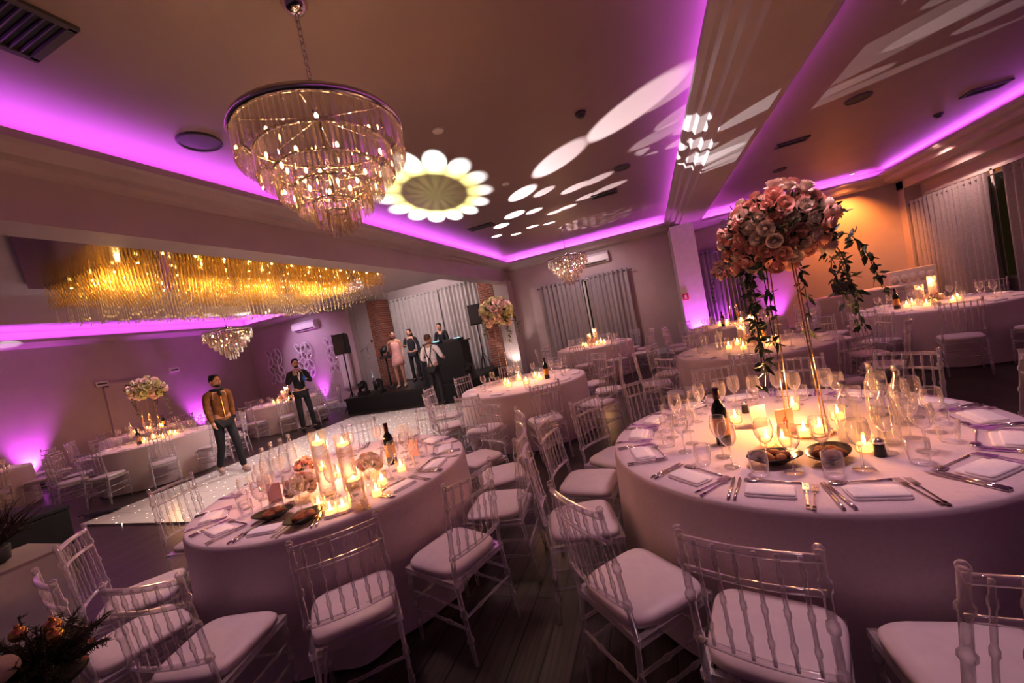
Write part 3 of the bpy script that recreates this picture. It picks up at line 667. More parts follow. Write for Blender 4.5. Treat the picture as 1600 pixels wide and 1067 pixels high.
# ---------------------------------------------------------------- stage and equipment
s=thing('stage_platform','low black stage platform before the grey curtains','stage',(0,0,0)); obj('deck',MB().box((-6.65,10.38,.42),(3.9,2.65,.06)),'stage',s); obj('skirt',MB().box((-6.65,10.38,.195),(3.84,2.6,.39)),'black',s)
STZ=.45
q=PY(697,590,10.2); bx=q.x
t=thing('dj_booth','black booth with mixing decks on the stage','dj booth',(bx,10.2,STZ)); obj('front_panel',MB().box((0,0,.5),(1.4,.06,1.0)),'black',t); obj('table_top',MB().box((0,.25,1.02),(1.5,.55,.04)),'stage',t)
for sx in (-1,1): obj('side_panel',MB().box((sx*.67,.25,.5),(.05,.5,1.0)),'black',t)
for k in range(2): 
    d=thing('deck_controller','%s lit mixing deck on the black booth'%('left','right')[k],'mixing deck',(bx-.35+.7*k,10.43,STZ+1.04)); obj('case',MB().box((0,0,.04),(.5,.35,.08)),'dark',d); obj('jog_wheel',MB().lathe([(.1,.08),(.1,.095),(.02,.097)],20,(-.1,0,0)),'chrome',d); obj('display',MB().box((.12,0,.085),(.15,.1,.01)),'screen',d)
def uplight(loc,label,lens='uplens'):
    t=thing('uplight',label,'floor light',loc); obj('housing',MB().lathe([(.08,.03),(.09,.04),(.09,.18),(.075,.19)],16),'dark',t); obj('lens',MB().lathe([(.072,.185),(.05,.196),(.001,.198)],16,cap=False),lens,t); obj('foot',MB().box((0,0,.012),(.16,.12,.024)),'dark',t)
def movinghead(loc,rz,label):
    t=thing('moving_head_light',label,'stage light',loc,rz); obj('base',MB().box((0,0,.05),(.28,.24,.1)),'dark',t,bevel=.01)
    for sx in (-1,1): obj('yoke_arm',MB().box((sx*.12,0,.22),(.04,.1,.26)),'dark',t,bevel=.01)
    obj('head',MB().lathe([(.06,-.12),(.09,-.08),(.09,.06),(.08,.1)],18),'dark',t,loc=(0,0,.3),rot=(.9,0,0)); obj('lens',MB().lathe([(.07,.1),(.05,.11),(.001,.112)],18,cap=False),'lens',t,loc=(0,0,.3),rot=(.9,0,0))
for k,(x,y,Y,z,l) in enumerate(((603,560,10.6,1.35,'moving stage light on a post behind the singer'),(735,590,9.5,STZ,'moving stage light at the right stage end'),(568,610,9.5,STZ,'moving stage light at the left stage corner'),(592,606,9.35,STZ,'moving stage light beside the left corner light'))):
    q=PY(x,y,Y)
    if z>1:
        pt=thing('light_post','slim black post holding a stage light','light stand',(q.x,Y,STZ)); obj('post',MB().tube([(0,0,0),(0,0,.9)],.03,8),'dark',pt); obj('base_plate',MB().lathe([(.2,0),(.2,.02),(.04,.03)],16),'dark',pt)
    movinghead((max(q.x,-8.4),Y,z),PI,l)
def paspeaker(x,y,base,h,label,l2,lr=.42):
    t=thing('speaker_stand',l2,'speaker stand',(x,y,base)); obj('pole',MB().tube([(0,0,.1),(0,0,h)],.018,8),'dark',t)
    for k in range(3):
        a=k*2.09+.3; obj('leg',MB().tube([(0,0,.55),(lr*math.cos(a),lr*math.sin(a),.01)],.012,6),'dark',t)
    s=thing('loudspeaker',label,'speaker',(x,y,base+h),R_(20)); obj('cabinet',MB().prism([(-.17,0),(.17,0),(.14,.58),(-.17,.62)],-.18,.18,'X'),'dark',s,bevel=.015); obj('grille',MB().box((0,-.178,.31),(.31,.012,.54)),'grille',s)
paspeaker(-9.0,9.85,0,1.75,'black loudspeaker on the stand left of the stage','black tripod stand left of the stage',.33)
paspeaker(-5.0,11.2,STZ,1.4,'black loudspeaker on the stand right of the booth','black tripod stand at the right stage end',.27)
t=thing('microphone_stand','thin microphone stand left of the singer','microphone stand',(PY(583,590,9.8).x,9.8,STZ)); obj('base',MB().lathe([(.13,0),(.13,.015),(.02,.03)],16),'dark',t); obj('pole',MB().tube([(0,0,.02),(0,0,1.35)],.01,6),'chrome',t); obj('boom',MB().tube([(-.25,0,1.25),(.2,0,1.5)],.008,6),'chrome',t); obj('microphone',MB().ell((.22,0,1.51),(.03,.03,.045),8,6),'dark',t)
for k,x in enumerate((432,478,524)):
    c=PY(x,572-(x-432)*.2,10.64); t=thing('ornate_mirror','white interlaced oval wall mirror, %s from the left'%ORD[k],'mirror',c,0,'ornate mirrors on the left far wall')
    fr=MB(); mi=MB()
    for i in range(3):
        for j in range(4):
            cc=Vector((-.22+i*.22,0,-.45+j*.30)); an=(.6 if (i+j)%2 else -.6)
            for ang in (an,):
                fr.tube([cc+Vector(((.09*math.cos(a)*math.cos(ang)-.19*math.sin(a)*math.sin(ang)),-.02,(.09*math.cos(a)*math.sin(ang)+.19*math.sin(a)*math.cos(ang)))) for a in [q*PI/10 for q in range(20)]],.016,5,True)
            mi.ell(cc,(.045,.006,.06),10,6)
    obj('frame',fr,'white',t); obj('mirror_glass',mi,'chrome',t)
dc=PX(215,660,-13.95); mb=MB()
for s in (-1,1): mb.box((-13.96,dc.y+s*.5,1.05),(.08,.1,2.1))
mb.box((-13.96,dc.y,2.12),(.08,1.1,.1)); d=struct('door_1',mb,'wall'); obj('door_panel',MB().box((-13.97,dc.y,1.04),(.04,.9,2.06)),'wall',d); obj('door_handle',MB().tube([(-13.93,dc.y+.38,1.0),(-13.9,dc.y+.38,1.0),(-13.9,dc.y+.28,1.0)],.01,6),'chrome',d)
for k,(x,y) in enumerate(((158,600),(271,578))):
    q=PX(x,y,-13.98); t=thing('wall_light','small boxed wall light, %s of the left wall door'%('left','right')[k],'wall light',q); obj('body',MB().box((.03,0,0),(.06,.26,.14)),'white',t,bevel=.01); obj('slot',MB().box((.062,0,0),(.004,.2,.04)),'grille',t)
t=thing('wall_cabinet','pale framed wall panel left of the stage','cabinet',(-9.75,10.68,1.2)); obj('frame',MB().box((0,-.03,0),(.5,.06,1.2)),'wall',t,bevel=.01); obj('panel',MB().box((0,-.065,0),(.38,.01,1.05)),'white',t)
UP=[((-13.85,4.85,0),'purple uplight on the left wall',(-1,0),380),((-13.85,8.6,0),'purple uplight near the left wall door',(-1,0),340),((1.1,11.05,0),'purple uplight before the white column',(0,1),300),((3.1,11.98,0),'purple uplight behind the far tables',(0,1),170),((1.75,11.87,0),'purple uplight between column and curtain',(0,1),170),((-10.9,10.52,0),'purple uplight under the ornate mirrors',(0,1),140),((-13.85,1.8,0),'purple uplight at the left photo edge',(-1,0),320)]
for l,n,d,pw in UP: uplight(l,n)
uplight((-4.1,11.45,0),'white uplight at the brick pier foot','whlens')
t=thing('trestle_table','straight white clothed side table in the far right corner','table',(4.1,10.6,0)); mb=MB(); mb.box((0,0,.45),(1.5,.75,.9)); obj('tablecloth',mb,'cloth',t,bevel=.02)
t=thing('laptop','open dark laptop on the far right side table','laptop',(4.0,10.6,.9)); obj('base',MB().box((0,0,.01),(.36,.25,.02)),'dark',t); obj('screen',MB().box((0,.13,.14),(.36,.015,.25),M3=Matrix.Rotation(-.2,3,'X')),'dark',t)
t=thing('tufted_chair','white tufted chair in the far right corner','chair',(5.38,10.7,0),.1)
obj('seat',MB().box((0,0,.3),(.8,.7,.36)),'pad',t,bevel=.05); bk=MB().box((0,.35,.80),(.85,.16,.75))
for i in range(5):
    for j in range(3): bk.ell((-.32+i*.16,.265,.6+j*.2),(.075,.03,.09),8,6)
obj('backrest',bk,'pad',t,bevel=.03)
for a in (-1,1):
    for b in (-1,1): obj('leg',MB().tube([(a*.35,b*.3,.12),(a*.36,b*.31,0)],[.025,.015],6),'dark',t)
t=thing('white_plinth','square white plinth at the lower left','plinth',(-4.75,1.35,0)); obj('box_body',MB().box((0,0,.29),(.6,.55,.58)),'white',t,bevel=.008); obj('top_panel',MB().box((0,0,.59),(.62,.57,.02)),'wall',t)
t=thing('twig_arrangement','bare frosted twig arrangement on the white plinth','flower arrangement',(-4.75,1.35,.6)); obj('pot',MB().lathe([(.06,0),(.09,.02),(.1,.12),(.09,.125)],16),'dark',t); tw=MB()
for i in range(50):
    d=rv(); d.z=abs(d.z)*.7+.4; d.normalize(); p0=Vector((0,0,.1)); p1=p0+d*.2+rv()*.04; p2=p1+(d+rv()*.5).normalized()*.16; tw.tube([p0,p1,p2],[.006,.005,.002],4); tw.tube([p1,p1+(d+rv()).normalized()*.12],[.004,.001],4)
obj('twigs',tw,'twig',t)
t=thing('flight_case','black equipment case beside the dance floor, lower left','case',(-7.6,2.2,0)); obj('case_body',MB().box((0,0,.24),(1.4,.8,.42)),'black',t,bevel=.01); obj('case_lid',MB().box((0,0,.48),(1.42,.82,.05)),'black',t,bevel=.01)
for a in (-1,1): obj('caster',MB().lathe([(.03,0),(.03,.03)],10,(a*.55,-.3,0)),'dark',t)
t=thing('cable_cover','short black cable ramp on the dance floor edge','cable cover',P(160,802,.025),R_(15)); obj('ramp',MB().prism([(-.08,0),(.08,0),(.04,.03),(-.04,.03)],-.22,.22,'X'),'black',t); obj('cable',MB().tube([(-.22,0,.015),(-.32,.05,.008),(-.4,0,.008)],.008,6),'dark',t)
PH=.86; pb=Vector((-1.80,.55,0))
t=thing('round_pedestal','dark round pedestal under the pine arrangement','pedestal',pb); obj('top',MB().lathe([(.08,PH-.03),(.09,PH-.02),(.09,PH)],28),'black',t); obj('column',MB().tube([(0,0,.03),(0,0,PH-.03)],.03,12),'black',t); obj('foot',MB().lathe([(.15,0),(.14,.02),(.04,.04)],24),'black',t)
t=thing('pine_arrangement','frosted pine branches with small blooms, bottom left corner','flower arrangement',pb+Vector((0,0,PH))); pn=MB()
for i in range(150):
    d=rv(); d.z=abs(d.z)*.6-.05; d.normalize(); L=random.uniform(.09,.17); p0=Vector((0,0,.02)); p1=p0+d*L; p1.z=max(p1.z,.004) if Vector((p1.x,p1.y)).length<.12 else p1.z; pn.tube([p0,p1],[.004,.002],4)
    for k in range(34):
        q=p0.lerp(p1,.2+.8*k/34); e=(d*.5+rv()).normalized(); pn.tube([q,q+e*.02],[.0017,.0006],3)
obj('pine_needles',pn,'pine',t)
for k in range(8):
    d=rv(); d.z=abs(d.z)*.5; o=bpy.data.objects.new('bloom',RM['rosep']); link(o,t); o.location=d*.13+Vector((0,0,.02)); o.scale=(.22,.22,.22)
for k,(dx,dy,dz_) in enumerate(((.0,.04,.12),(.055,.02,.11),(-.05,-.01,.13))):
    q=pb+Vector((dx,dy,PH+dz_)); t=thing('gold_bauble','shiny gold bauble among the frosted pine, %s from the left'%('middle one','third','first')[k],'bauble',q,0,'gold baubles in the pine'); obj('ball',MB().ell((0,0,0),.020,18,12),'bauble',t); obj('cap',MB().lathe([(.006,.018),(.006,.027)],10),'gold',t)
q=pb+Vector((.05,-.10,PH+.10)); t=thing('white_pumpkin','small white pumpkin at the bottom left corner','pumpkin',q); pk=MB(); vs=[];fs=[];n=36
for i in range(1,9):
    b=PI*i/9
    for k in range(n): a=2*PI*k/n; r=.05*(1+.10*abs(math.sin(a*4.5)))*math.sin(b); vs.append((r*math.cos(a),r*math.sin(a),.034*math.cos(b)))
for i in range(7):
    for k in range(n): fs.append((i*n+k,(i+1)*n+k,(i+1)*n+(k+1)%n,i*n+(k+1)%n))
fs+= [tuple(range(n)),tuple(7*n+k for k in range(n-1,-1,-1))]; pk.add(vs,fs); obj('pumpkin_body',pk,'pumpkin',t); obj('stem',MB().tube([(0,0,.03),(.005,0,.05)],[.008,.004],6),'twig',t)

# ---------------------------------------------------------------- people
def skin(vs,es,rs,root=0,sub=2):
    me=bpy.data.meshes.new('tmp'); me.from_pydata(vs,es,[]); o=bpy.data.objects.new('tmp',me); C.objects.link(o)
    m=o.modifiers.new('s','SKIN'); 
    for i,r in enumerate(rs):
        d=me.skin_vertices[0].data[i]; d.radius=r if isinstance(r,tuple) else (r,r); d.use_root=(i==root)
    m.use_smooth_shade=True; s=o.modifiers.new('ss','SUBSURF'); s.levels=sub; s.render_levels=sub
    dg=bpy.context.evaluated_depsgraph_get(); ev=o.evaluated_get(dg); m2=ev.to_mesh()
    V=[tuple(v.co) for v in m2.vertices]; Fc=[tuple(p.vertices) for p in m2.polygons]; ev.to_mesh_clear()
    bpy.data.objects.remove(o); bpy.data.meshes.remove(me); return V,Fc
def person(loc,face,label,pose,look=0,H=1.0,top='blackc',legs='blackc',hair='hairb',shoe='blackc',dress=None,longhair=False,extra=None):
    rz=math.atan2(face[1],face[0])-PI/2
    t=thing('person',label,'person',loc,rz); t.scale=(H,H,H)
    J=dict(pel=(0,0,.95),wai=(0,.005,1.08),che=(0,.01,1.27),nb=(0,0,1.43),nk=(0,.01,1.50),
      shL=(-.165,0,1.40),shR=(.165,0,1.40),hiL=(-.085,0,.90),hiR=(.085,0,.90),knL=(-.10,.02,.49),knR=(.10,.02,.49),anL=(-.10,-.01,.085),anR=(.10,-.01,.085),
      toL=(-.12,.15,.035),toR=(.12,.15,.035),elL=(-.215,-.03,1.13),elR=(.215,-.03,1.13),wrL=(-.22,.06,.89),wrR=(.22,.06,.89))
    J.update(pose)
    hc=Vector(J['nk'])+Vector((0,.02,.115)); 
    R=dict(pel=(.13,.10),wai=(.112,.085),che=(.135,.10),nb=(.07,.06),nk=(.05,.05),shL=.055,shR=.055,hiL=.08,hiR=.08,knL=.052,knR=.052,anL=.036,anR=.036,toL=(.035,.028),toR=(.035,.028),elL=.037,elR=.037,wrL=.025,wrR=.025)
    if dress: R['wai']=(.10,.08); R['che']=(.12,.10)
    E=[('pel','wai'),('wai','che'),('che','nb'),('nb','nk'),('nb','shL'),('nb','shR'),('shL','elL'),('elL','wrL'),('shR','elR'),('elR','wrR'),('pel','hiL'),('pel','hiR'),('hiL','knL'),('knL','anL'),('anL','toL'),('hiR','knR'),('knR','anR'),('anR','toR')]
    def build(keys,f,extraE=None):
        ks=[k for k in J if k in keys]; idx={k:i for i,k in enumerate(ks)}; es=[(idx[a],idx[b]) for a,b in E if a in idx and b in idx]
        rs=[]
        for k in ks:
            r=R[k]; r=r if isinstance(r,tuple) else (r,r); g=f(k); rs.append((r[0]+g,r[1]+g))
        return skin([J[k] for k in ks],es,rs,0)
    body=MB(); V,Fc=build(set(J),lambda k:0); body.add(V,Fc)
    Rh=Matrix.Rotation(look,3,'Z')
    body.ell(hc,(.072,.09,.108),16,12,Rh); body.ell(hc+Rh@Vector((0,.03,-.055)),(.050,.056,.055),12,8,Rh)
    body.tube([hc+Rh@Vector((0,.085,.02)),hc+Rh@Vector((0,.106,-.022)),hc+Rh@Vector((0,.088,-.03))],[.008,.013,.009],8)
    for s in (-1,1): body.ell(hc+Rh@Vector((s*.073,-.005,-.01)),(.011,.018,.030),8,6,Rh)
    for s in 'LR':
        w=Vector(J['wr'+s]); d=(w-Vector(J['el'+s])).normalized(); sd=d.orthogonal().normalized(); up=d.cross(sd)
        body.tube([w-d*.01,w+d*.03,w+d*.075],[.022,.028,.025],8)
        for k in range(4):
            b=w+d*.075+sd*(-.024+.016*k); L=(.062,.072,.067,.05)[k]; body.tube([b,b+d*L*.5+up*.006,b+d*L*.85+up*.022],[.0085,.008,.006],6)
        b=w+d*.03+sd*.024; body.tube([b,b+d*.02+sd*.022,b+d*.05+sd*.028],[.011,.009,.007],6)
    obj('body',body,'skin',t)
    for s in (-1,1): obj('eye',MB().ell(hc+Rh@Vector((s*.03,.082,.012)),(.012,.008,.007),8,6,Rh),'eyem',t)
    obj('mouth',MB().ell(hc+Rh@Vector((0,.087,-.055)),(.024,.008,.007),8,6,Rh),'lip',t)
    hr=MB(); hr.ell(hc+Rh@Vector((0,-.016,.028)),(.079,.093,.094),16,10,Rh)
    for k in range(14): a=k*.45; hr.ell(hc+Rh@Vector((.045*math.cos(a),-.015+.055*math.sin(a),.088)),(.026,.026,.026),6,5)
    if longhair: hr.tube([hc+Rh@Vector((0,-.05,.03)),hc+Rh@Vector((0,-.085,-.1)),hc+Rh@Vector((0,-.09,-.24)),hc+Rh@Vector((0,-.08,-.34))],[.07,.08,.07,.03],10)
    obj('hair',hr,hair,t)
    up_={'pel','wai','che','nb','shL','shR','elL','elR','wrL','wrR'}; lo={'pel','hiL','hiR','knL','knR','anL','anR'}
    if dress:
        c=Vector(J['pel']); obj('dress',MB().lathe([(.19,-.27),(.175,-.12),(.155,0),(.118,.13),(.135,.27),(.145,.36),(.13,.42)],24,c,sx=1,sy=.78),dress,t)
    else:
        V,Fc=build(up_,lambda k:-.004 if k in('nb',) else .012); obj('jacket',MB().add(V,Fc),top,t)
        V,Fc=build(lo,lambda k:.010 if k!='anL' and k!='anR' else .018); obj('trousers',MB().add(V,Fc),legs,t)
    for s in 'LR':
        a=Vector(J['an'+s]); o_=Vector(J['to'+s]); obj('shoe',MB().tube([a+(a-o_)*.25+Vector((0,0,-.035)),a+Vector((0,0,-.03)),a.lerp(o_,.6)+Vector((0,0,-.006)),o_+(o_-a)*.05],[.03,.048,.045,.03],10),shoe,t)
    if extra: extra(t,J,hc,Rh)
    return t
def jacket_extra(t,J,hc,Rh):
    obj('scarf',MB().tube([Vector((.085*math.cos(a),.07*math.sin(a)+.01,1.465)) for a in [k*PI/8 for k in range(16)]],.024,8,True).tube([(.0,.10,1.45),(.0,.118,1.36)],[.026,.02],8),'blackc',t)
    obj('zip',MB().box((0,.118,1.16),(.012,.02,.40)),'gold',t)
    obj('jacket_hem',MB().lathe([(.145,.90),(.155,.92),(.152,.97),(.14,.98)],20,sy=.78,cap=False),'mustard',t)
    obj('beard',MB().ell(hc+Rh@Vector((0,.036,-.072)),(.048,.050,.040),10,8,Rh),'hairb',t)
person((-7.15,4.72,.024),(.97,-.22),'man in a tan suede jacket and black trousers walking across the dance floor',
   dict(knL=(-.09,.14,.51),anL=(-.09,.20,.085),toL=(-.10,.35,.045),knR=(.09,-.03,.49),anR=(.1,-.24,.13),toR=(.12,-.10,.04),elL=(-.21,-.10,1.15),wrL=(-.20,-.08,.90),elR=(.21,.04,1.14),wrR=(.21,.17,.93)),look=.25,H=1.0,top='mustard',shoe='shoe',extra=jacket_extra)
def suit_extra(t,J,hc,Rh):
    obj('shirt_front',MB().add([(-.045,.112,1.43),(.045,.112,1.43),(.0,.135,1.16)],[(0,1,2)],False),'shirt',t)
    obj('bow_tie',MB().ell((-.03,.12,1.42),(.028,.012,.018),8,6).ell((.03,.12,1.42),(.028,.012,.018),8,6),'blackc',t)
    obj('beard',MB().ell(hc+Rh@Vector((0,.036,-.07)),(.050,.052,.043),10,8,Rh),'hairb',t)
SP=person((-8.45,7.55,.0),(.85,-.5),'bearded man in a black suit and bow tie holding a microphone',
   dict(elR=(.25,.06,1.16),wrR=(.10,.22,1.36),elL=(-.26,.03,1.15),wrL=(-.12,.25,1.22),knL=(-.13,.02,.49),anL=(-.15,.0,.085),toL=(-.2,.14,.035)),H=1.06,extra=suit_extra)
def held(pt,off,name,label,cat,parts):
    bpy.context.view_layer.update(); q=pt.matrix_world@Vector(off); t=thing(name,label,cat,q); 
    for n,mb,m in parts: obj(n,mb,m,t)
held(SP,(.04,.27,1.43),'microphone','microphone held by the man in the black suit','microphone',[('handle',MB().tube([(0,0,-.13),(0,0,0)],[.012,.018],8),'dark'),('mesh_head',MB().ell((0,0,.02),.027,10,8),'chrome')])
held(SP,(-.06,.33,1.24),'drink_can','blue can held by the man in the black suit','can',[('can_body',MB().lathe([(.028,-.06),(.032,-.05),(.032,.05),(.026,.06)],14),'blue')])
q=PY(627,590,9.9); person((q.x,9.9,STZ),(.3,-1),'woman in a short blush dress singing on the stage',dict(elR=(.22,.05,1.15),wrR=(.12,.2,1.3),elL=(-.20,-.05,1.15),wrL=(-.22,.06,.93)),look=.5,H=.97,dress='blush',hair='hairl',longhair=True,shoe='shoe')
q=PY(651,580,10.95); person((q.x,10.95,STZ),(.4,-1),'dark haired woman in black standing left of the booth',dict(elR=(.21,.06,1.18),wrR=(.15,.22,1.2)),look=-.3,H=.98,hair='hairb',longhair=True)
q=PY(702,580,11.25); person((q.x,11.25,STZ),(.1,-1),'person in black leaning over the mixing decks',dict(nb=(0,.06,1.40),nk=(0,.10,1.46),che=(0,.04,1.26),shL=(-.165,.06,1.37),shR=(.165,.06,1.37),elL=(-.21,.10,1.13),wrL=(-.18,.24,1.10),elR=(.21,.10,1.13),wrR=(.18,.24,1.10)),H=1.0)
def brace_extra(t,J,hc,Rh):
    for s in (-1,1): obj('suspender',MB().tube([(s*.09,.08,1.44),(s*.085,-.06,1.455),(s*.05,-.118,1.27),(s*.01,-.112,1.15)],.013,6).tube([(s*.01,-.112,1.15),(s*.05,-.118,.97)],.013,6),'blackc',t)
q=PY(682,600,8.5); person((q.x,8.5,0),(-.1,1),'man in a white shirt and dark braces seen from behind at the stage',dict(elL=(-.26,.03,1.16),wrL=(-.2,.24,1.12),elR=(.26,.03,1.16),wrR=(.2,.24,1.12)),look=-.4,H=1.04,top='shirt',hair='hairl',extra=brace_extra)

# ---------------------------------------------------------------- lights
PUR=(.72,.13,.95)
def area(loc,rot,sx,sy,pw,col,name):
    l=bpy.data.lights.new(name,'AREA'); l.shape='RECTANGLE'; l.size=sx; l.size_y=sy; l.energy=pw; l.color=col; o=bpy.data.objects.new(name,l); C.objects.link(o); o.location=loc; o.rotation_euler=rot; return o
area((-4.08,4.8,3.52),(PI,R_(38),0),.1,14.6,140,PUR,'cove_light')
area((1.0,4.8,3.55),(PI,R_(-38),0),.1,14.6,125,PUR,'cove_light')
area((-1.6,12.05,3.52),(PI,0,0),4.8,.1,60,PUR,'cove_light')
area((1.5,4.8,3.42),(PI,R_(28),0),.08,14.6,75,PUR,'cove_light')
area((5.66,4.8,3.43),(PI,R_(-28),0),.1,14.6,105,PUR,'cove_light')
area((3.7,12.02,3.38),(PI,0,0),4.0,.1,45,PUR,'cove_light')
area((-13.8,4.2,3.40),(PI,R_(20),0),.1,13,150,PUR,'cove_light')
area((-11.6,10.5,3.40),(PI,0,0),4.2,.1,55,PUR,'cove_light')
def point(loc,pw,col,r,name='lamp'):
    l=bpy.data.lights.new(name,'POINT'); l.energy=pw; l.color=col; l.shadow_soft_size=r; o=bpy.data.objects.new(name,l); C.objects.link(o); o.location=loc
def spot(loc,tgt,pw,col,deg,r=.1,blend=.6,name='spot'):
    l=bpy.data.lights.new(name,'SPOT'); l.energy=pw; l.color=col; l.spot_size=R_(deg); l.spot_blend=blend; l.shadow_soft_size=r; o=bpy.data.objects.new(name,l); C.objects.link(o); o.location=loc
    o.rotation_euler=(Vector(tgt)-Vector(loc)).to_track_quat('-Z','Y').to_euler(); return o
WARM=(1,.58,.26)
point((CH1.x,CH1.y,2.76),26,WARM,.02); point((CH2.x,CH2.y,2.8),24,WARM,.02); point((CH3.x,CH3.y,2.55),16,WARM,.02)
for y in (2.9,3.8,4.7,5.6,6.3): point((-5.5,y,2.97),16,(1,.60,.16),.02)
for (x,y,k) in ((T1[0],T1[1],15),(T2[0],T2[1],15)): point((x,y,1.0),k,(1,.44,.16),.03)
for (x,y,n,a) in FT: point((x,y,1.1),10,(1,.48,.2),.03)
PINK=(1,.62,.72)
for x,y,pw in ((-2.4,2.2,150),(.75,2.35,165),(-1.9,5.5,110),(1.1,5.8,90),(-1.4,9.8,90),(3.8,7.4,80)): spot((x,y,3.45),(x,y,0),pw,PINK,74,.2,1,'table_fill')  # added soft fill over the tables, no ceiling fitting behind it
spot((.35,1.3,3.4),(.66,2.42,1.8),38,(1,.68,.56),30,.1,1,'flower_fill')  # added lamp to brighten the tall roses, no fitting there
for x,y,pw in ((-5.2,4.4,150),(-6.4,6.6,150)): spot((x,y,2.5),(x,y,0),pw,(1,.80,.80),140,.1,.6,'dance_floor_fill')  # added fill to whiten the dance floor, no fitting there
for x,y,pw in ((-9.4,5,75),(-9.9,8,70),(-12.3,4.8,45)): spot((x,y,3.05),(x,y,0),pw,(1,.6,.85),84,.1,.9,'table_fill')  # added fill over the left tables, without fittings
for l,n,d,pw in UP: spot((l[0],l[1],.23),(l[0]+d[0]*.13,l[1]+d[1]*.13,1.6),pw,(.74,.09,.92),66,.05,.9,'uplight_beam')
spot((-4.1,11.4,.23),(-4.25,12,3),50,(1,.8,.7),80,.06,.6,'uplight_beam')
spot((4.75,11.55,3.5),(4.85,12.2,1.2),400,(1,.30,.05),100,.05,.8,'warm_downlight')
spot((5.3,9.8,3.4),(5.9,10.4,1.6),90,(1,.6,.5),110,.05,.8,'warm_downlight')
spot((-6.6,9.4,3.6),(-6.6,12,1.9),280,(1,.80,.78),120,.1,.8,'stage_fill')  # added fill to brighten the stage drapes
spot((-6.2,8.6,2.9),(-6.4,10.4,1.3),60,(1,.8,.85),80,.1,.8,'stage_fill')  # added fill on the stage figures
spot((-4.6,7.4,3.0),(-5.2,8.6,1.2),50,(1,.9,.9),40,.1,.8,'stage_fill')  # added fill on the man in braces
spot((-1.5,10.3,3.4),(-1.5,12.2,1.6),80,(1,.75,.78),110,.1,.8,'wall_fill')
spot((-11.5,8.9,3.3),(-10.9,10.7,1.7),130,(.95,.6,1),90,.1,.8,'wall_fill')  # added fill to brighten the ornate mirrors, no lamp there

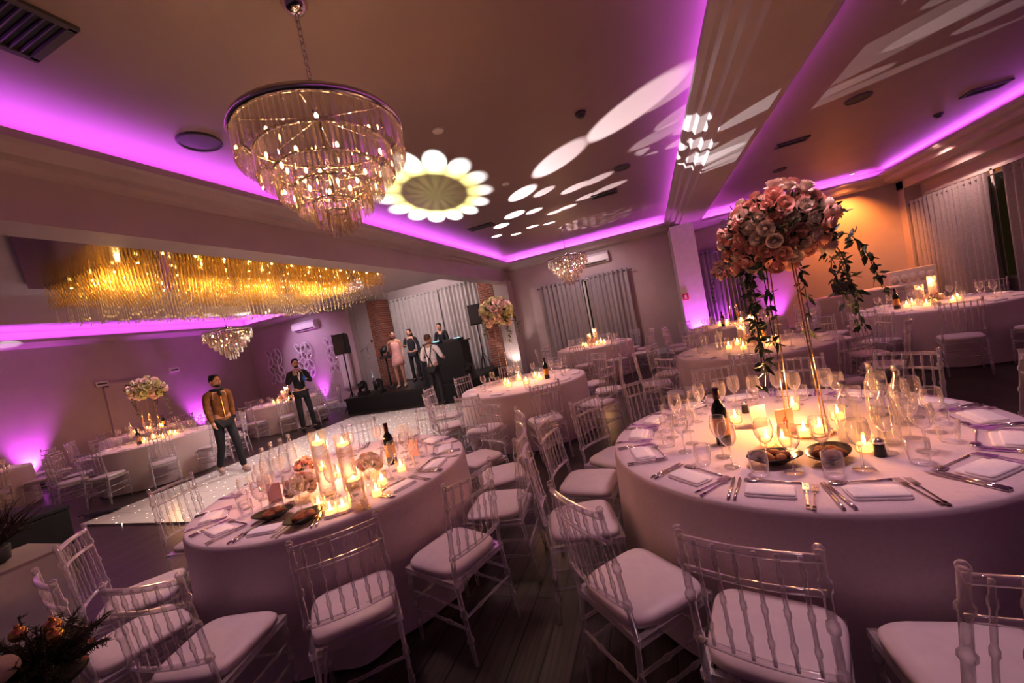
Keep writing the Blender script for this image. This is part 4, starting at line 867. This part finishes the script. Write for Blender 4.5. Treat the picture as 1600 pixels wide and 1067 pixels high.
SRC=Vector((-4.65,9.25,1.45))
def gobo(loc,tgt,pw,deg,kind,pts=(),scale=10,dr=.34,soft=.15,ex=None):
    o=spot(loc,tgt,pw,(1,1,1),deg,.004,.1,'projector_beam'); l=o.data; l.use_nodes=True; nt=l.node_tree; N=nt.nodes.new; L=nt.links.new
    em=[n for n in nt.nodes if n.type=='EMISSION'][0]; loc=Vector(loc)
    f=(Vector(tgt)-loc).normalized(); r=f.cross(Vector((0,0,1))).normalized(); u=r.cross(f)
    g=N('ShaderNodeNewGeometry')
    def dot(v):
        n=N('ShaderNodeVectorMath'); n.operation='DOT_PRODUCT'; L(g.outputs['Incoming'],n.inputs[0]); n.inputs[1].default_value=v; return n.outputs['Value']
    def mth(op,a,b=None,c=None):
        n=N('ShaderNodeMath'); n.operation=op
        for i,q in enumerate((a,b,c)):
            if q is None: continue
            if isinstance(q,(int,float)): n.inputs[i].default_value=q
            else: L(q,n.inputs[i])
        return n.outputs[0]
    if kind=='flower':   # keystone corrected ring of petals on the ceiling plane
        H=zc-loc.z; iz=dot((0,0,1)); X=mth('MULTIPLY_ADD',mth('DIVIDE',dot((1,0,0)),iz),H,loc.x-tgt[0]); Y=mth('MULTIPLY_ADD',mth('DIVIDE',dot((0,1,0)),iz),H,loc.y-tgt[1])
        A=R_(104); ca,sa=math.cos(A),math.sin(A); ra,rb=ex
        U=mth('DIVIDE',mth('ADD',mth('MULTIPLY',X,ca),mth('MULTIPLY',Y,sa)),ra); V=mth('DIVIDE',mth('ADD',mth('MULTIPLY',X,-sa),mth('MULTIPLY',Y,ca)),rb)
        rho=mth('SQRT',mth('ADD',mth('MULTIPLY',U,U),mth('MULTIPLY',V,V))); th=mth('ARCTAN2',V,U); pet=mth('ABSOLUTE',mth('COSINE',mth('MULTIPLY',th,7.0)))
        lim=mth('MULTIPLY_ADD',mth('POWER',pet,.5),.26,.76)
        a=mth('MULTIPLY_ADD',rho,7,-.50*7); a=mth('MINIMUM',mth('MAXIMUM',a,.035),1); b=mth('MULTIPLY',mth('SUBTRACT',lim,rho),9); b=mth('MINIMUM',mth('MAXIMUM',b,0),1)
        s=mth('MULTIPLY',mth('MULTIPLY',a,b),mth('MULTIPLY_ADD',pet,.55,.45))
        cb=N('ShaderNodeMixRGB'); L(mth('MINIMUM',mth('MAXIMUM',mth('MULTIPLY_ADD',rho,5,-3.3),0),1),cb.inputs[0]); cb.inputs[1].default_value=(1,.90,.30,1); cb.inputs[2].default_value=(.95,1,.95,1); L(cb.outputs[0],em.inputs['Color'])
    else:
        F_=dot(f); p=mth('DIVIDE',dot(r),F_); q=mth('DIVIDE',dot(u),F_)
        if kind=='list':
            s=None
            for (x,y,rad,st) in pts:
                d=P(x,y,zc)-loc; a=d.dot(r)/d.dot(f); b=d.dot(u)/d.dot(f)
                dx=mth('SUBTRACT',p,a); dy=mth('SUBTRACT',q,b); e=mth('SQRT',mth('ADD',mth('MULTIPLY',dx,dx),mth('MULTIPLY',dy,dy)))
                e=mth('MULTIPLY',mth('SUBTRACT',rad,e),st/(rad*.2)); e=mth('MINIMUM',mth('MAXIMUM',e,0),st)
                s=e if s is None else mth('MAXIMUM',s,e)
        else:
            cb=N('ShaderNodeCombineXYZ'); L(p,cb.inputs[0]); L(q,cb.inputs[1])
            v=N('ShaderNodeTexVoronoi'); v.voronoi_dimensions='2D'; v.inputs['Scale'].default_value=scale; v.inputs['Randomness'].default_value=.45; L(cb.outputs[0],v.inputs['Vector'])
            s=mth('LESS_THAN',v.outputs['Distance'],dr)
    L(s,em.inputs['Strength'])
fc=P(681,304,zc)
gobo(SRC,tuple(fc),4200,60,'flower',ex=(1.50,.86))
pts=[(869,252,.046,1.2),(980,176,.041,1.8),(1028,212,.028,.5),(1046,146,.022,.8),(815,303,.042,1.1),(803,336,.046,1.1),(849,300,.028,.7),(834,330,.032,.9),(866,332,.028,.7),(897,294,.031,.8),(931,281,.028,.7),(783,353,.048,1.1),(806,366,.042,1),(832,354,.036,.9),(858,349,.031,.8),(886,324,.029,.7),(918,307,.029,.6),(953,292,.029,.6),(776,369,.046,1)]
gobo(SRC,tuple(P(880,290,zc)),8600,95,'list',pts)
gobo((-4.0,9.6,1.6),tuple(P(1125,225,3.33)),4500,14,'dots',scale=17,dr=.37)
gobo((-4.0,9.6,1.6),tuple(P(1420,75,3.56)),3200,9,'dots',scale=8,dr=.45)
gobo((-4.0,9.6,1.5),tuple(P(930,345,zc)),1500,20,'dots',scale=28,dr=.32)
gobo((-7.9,9.0,1.7),(-11.5,4.5,3.6),2200,34,'dots',scale=9)
gobo((-7.0,9.0,1.7),(-6.5,6.3,3.15),500,50,'dots',scale=10)

w=bpy.data.worlds.new('world'); SC.world=w; w.use_nodes=True; bg=w.node_tree.nodes['Background']; bg.inputs[0].default_value=(.62,.30,.42,1); bg.inputs[1].default_value=.075
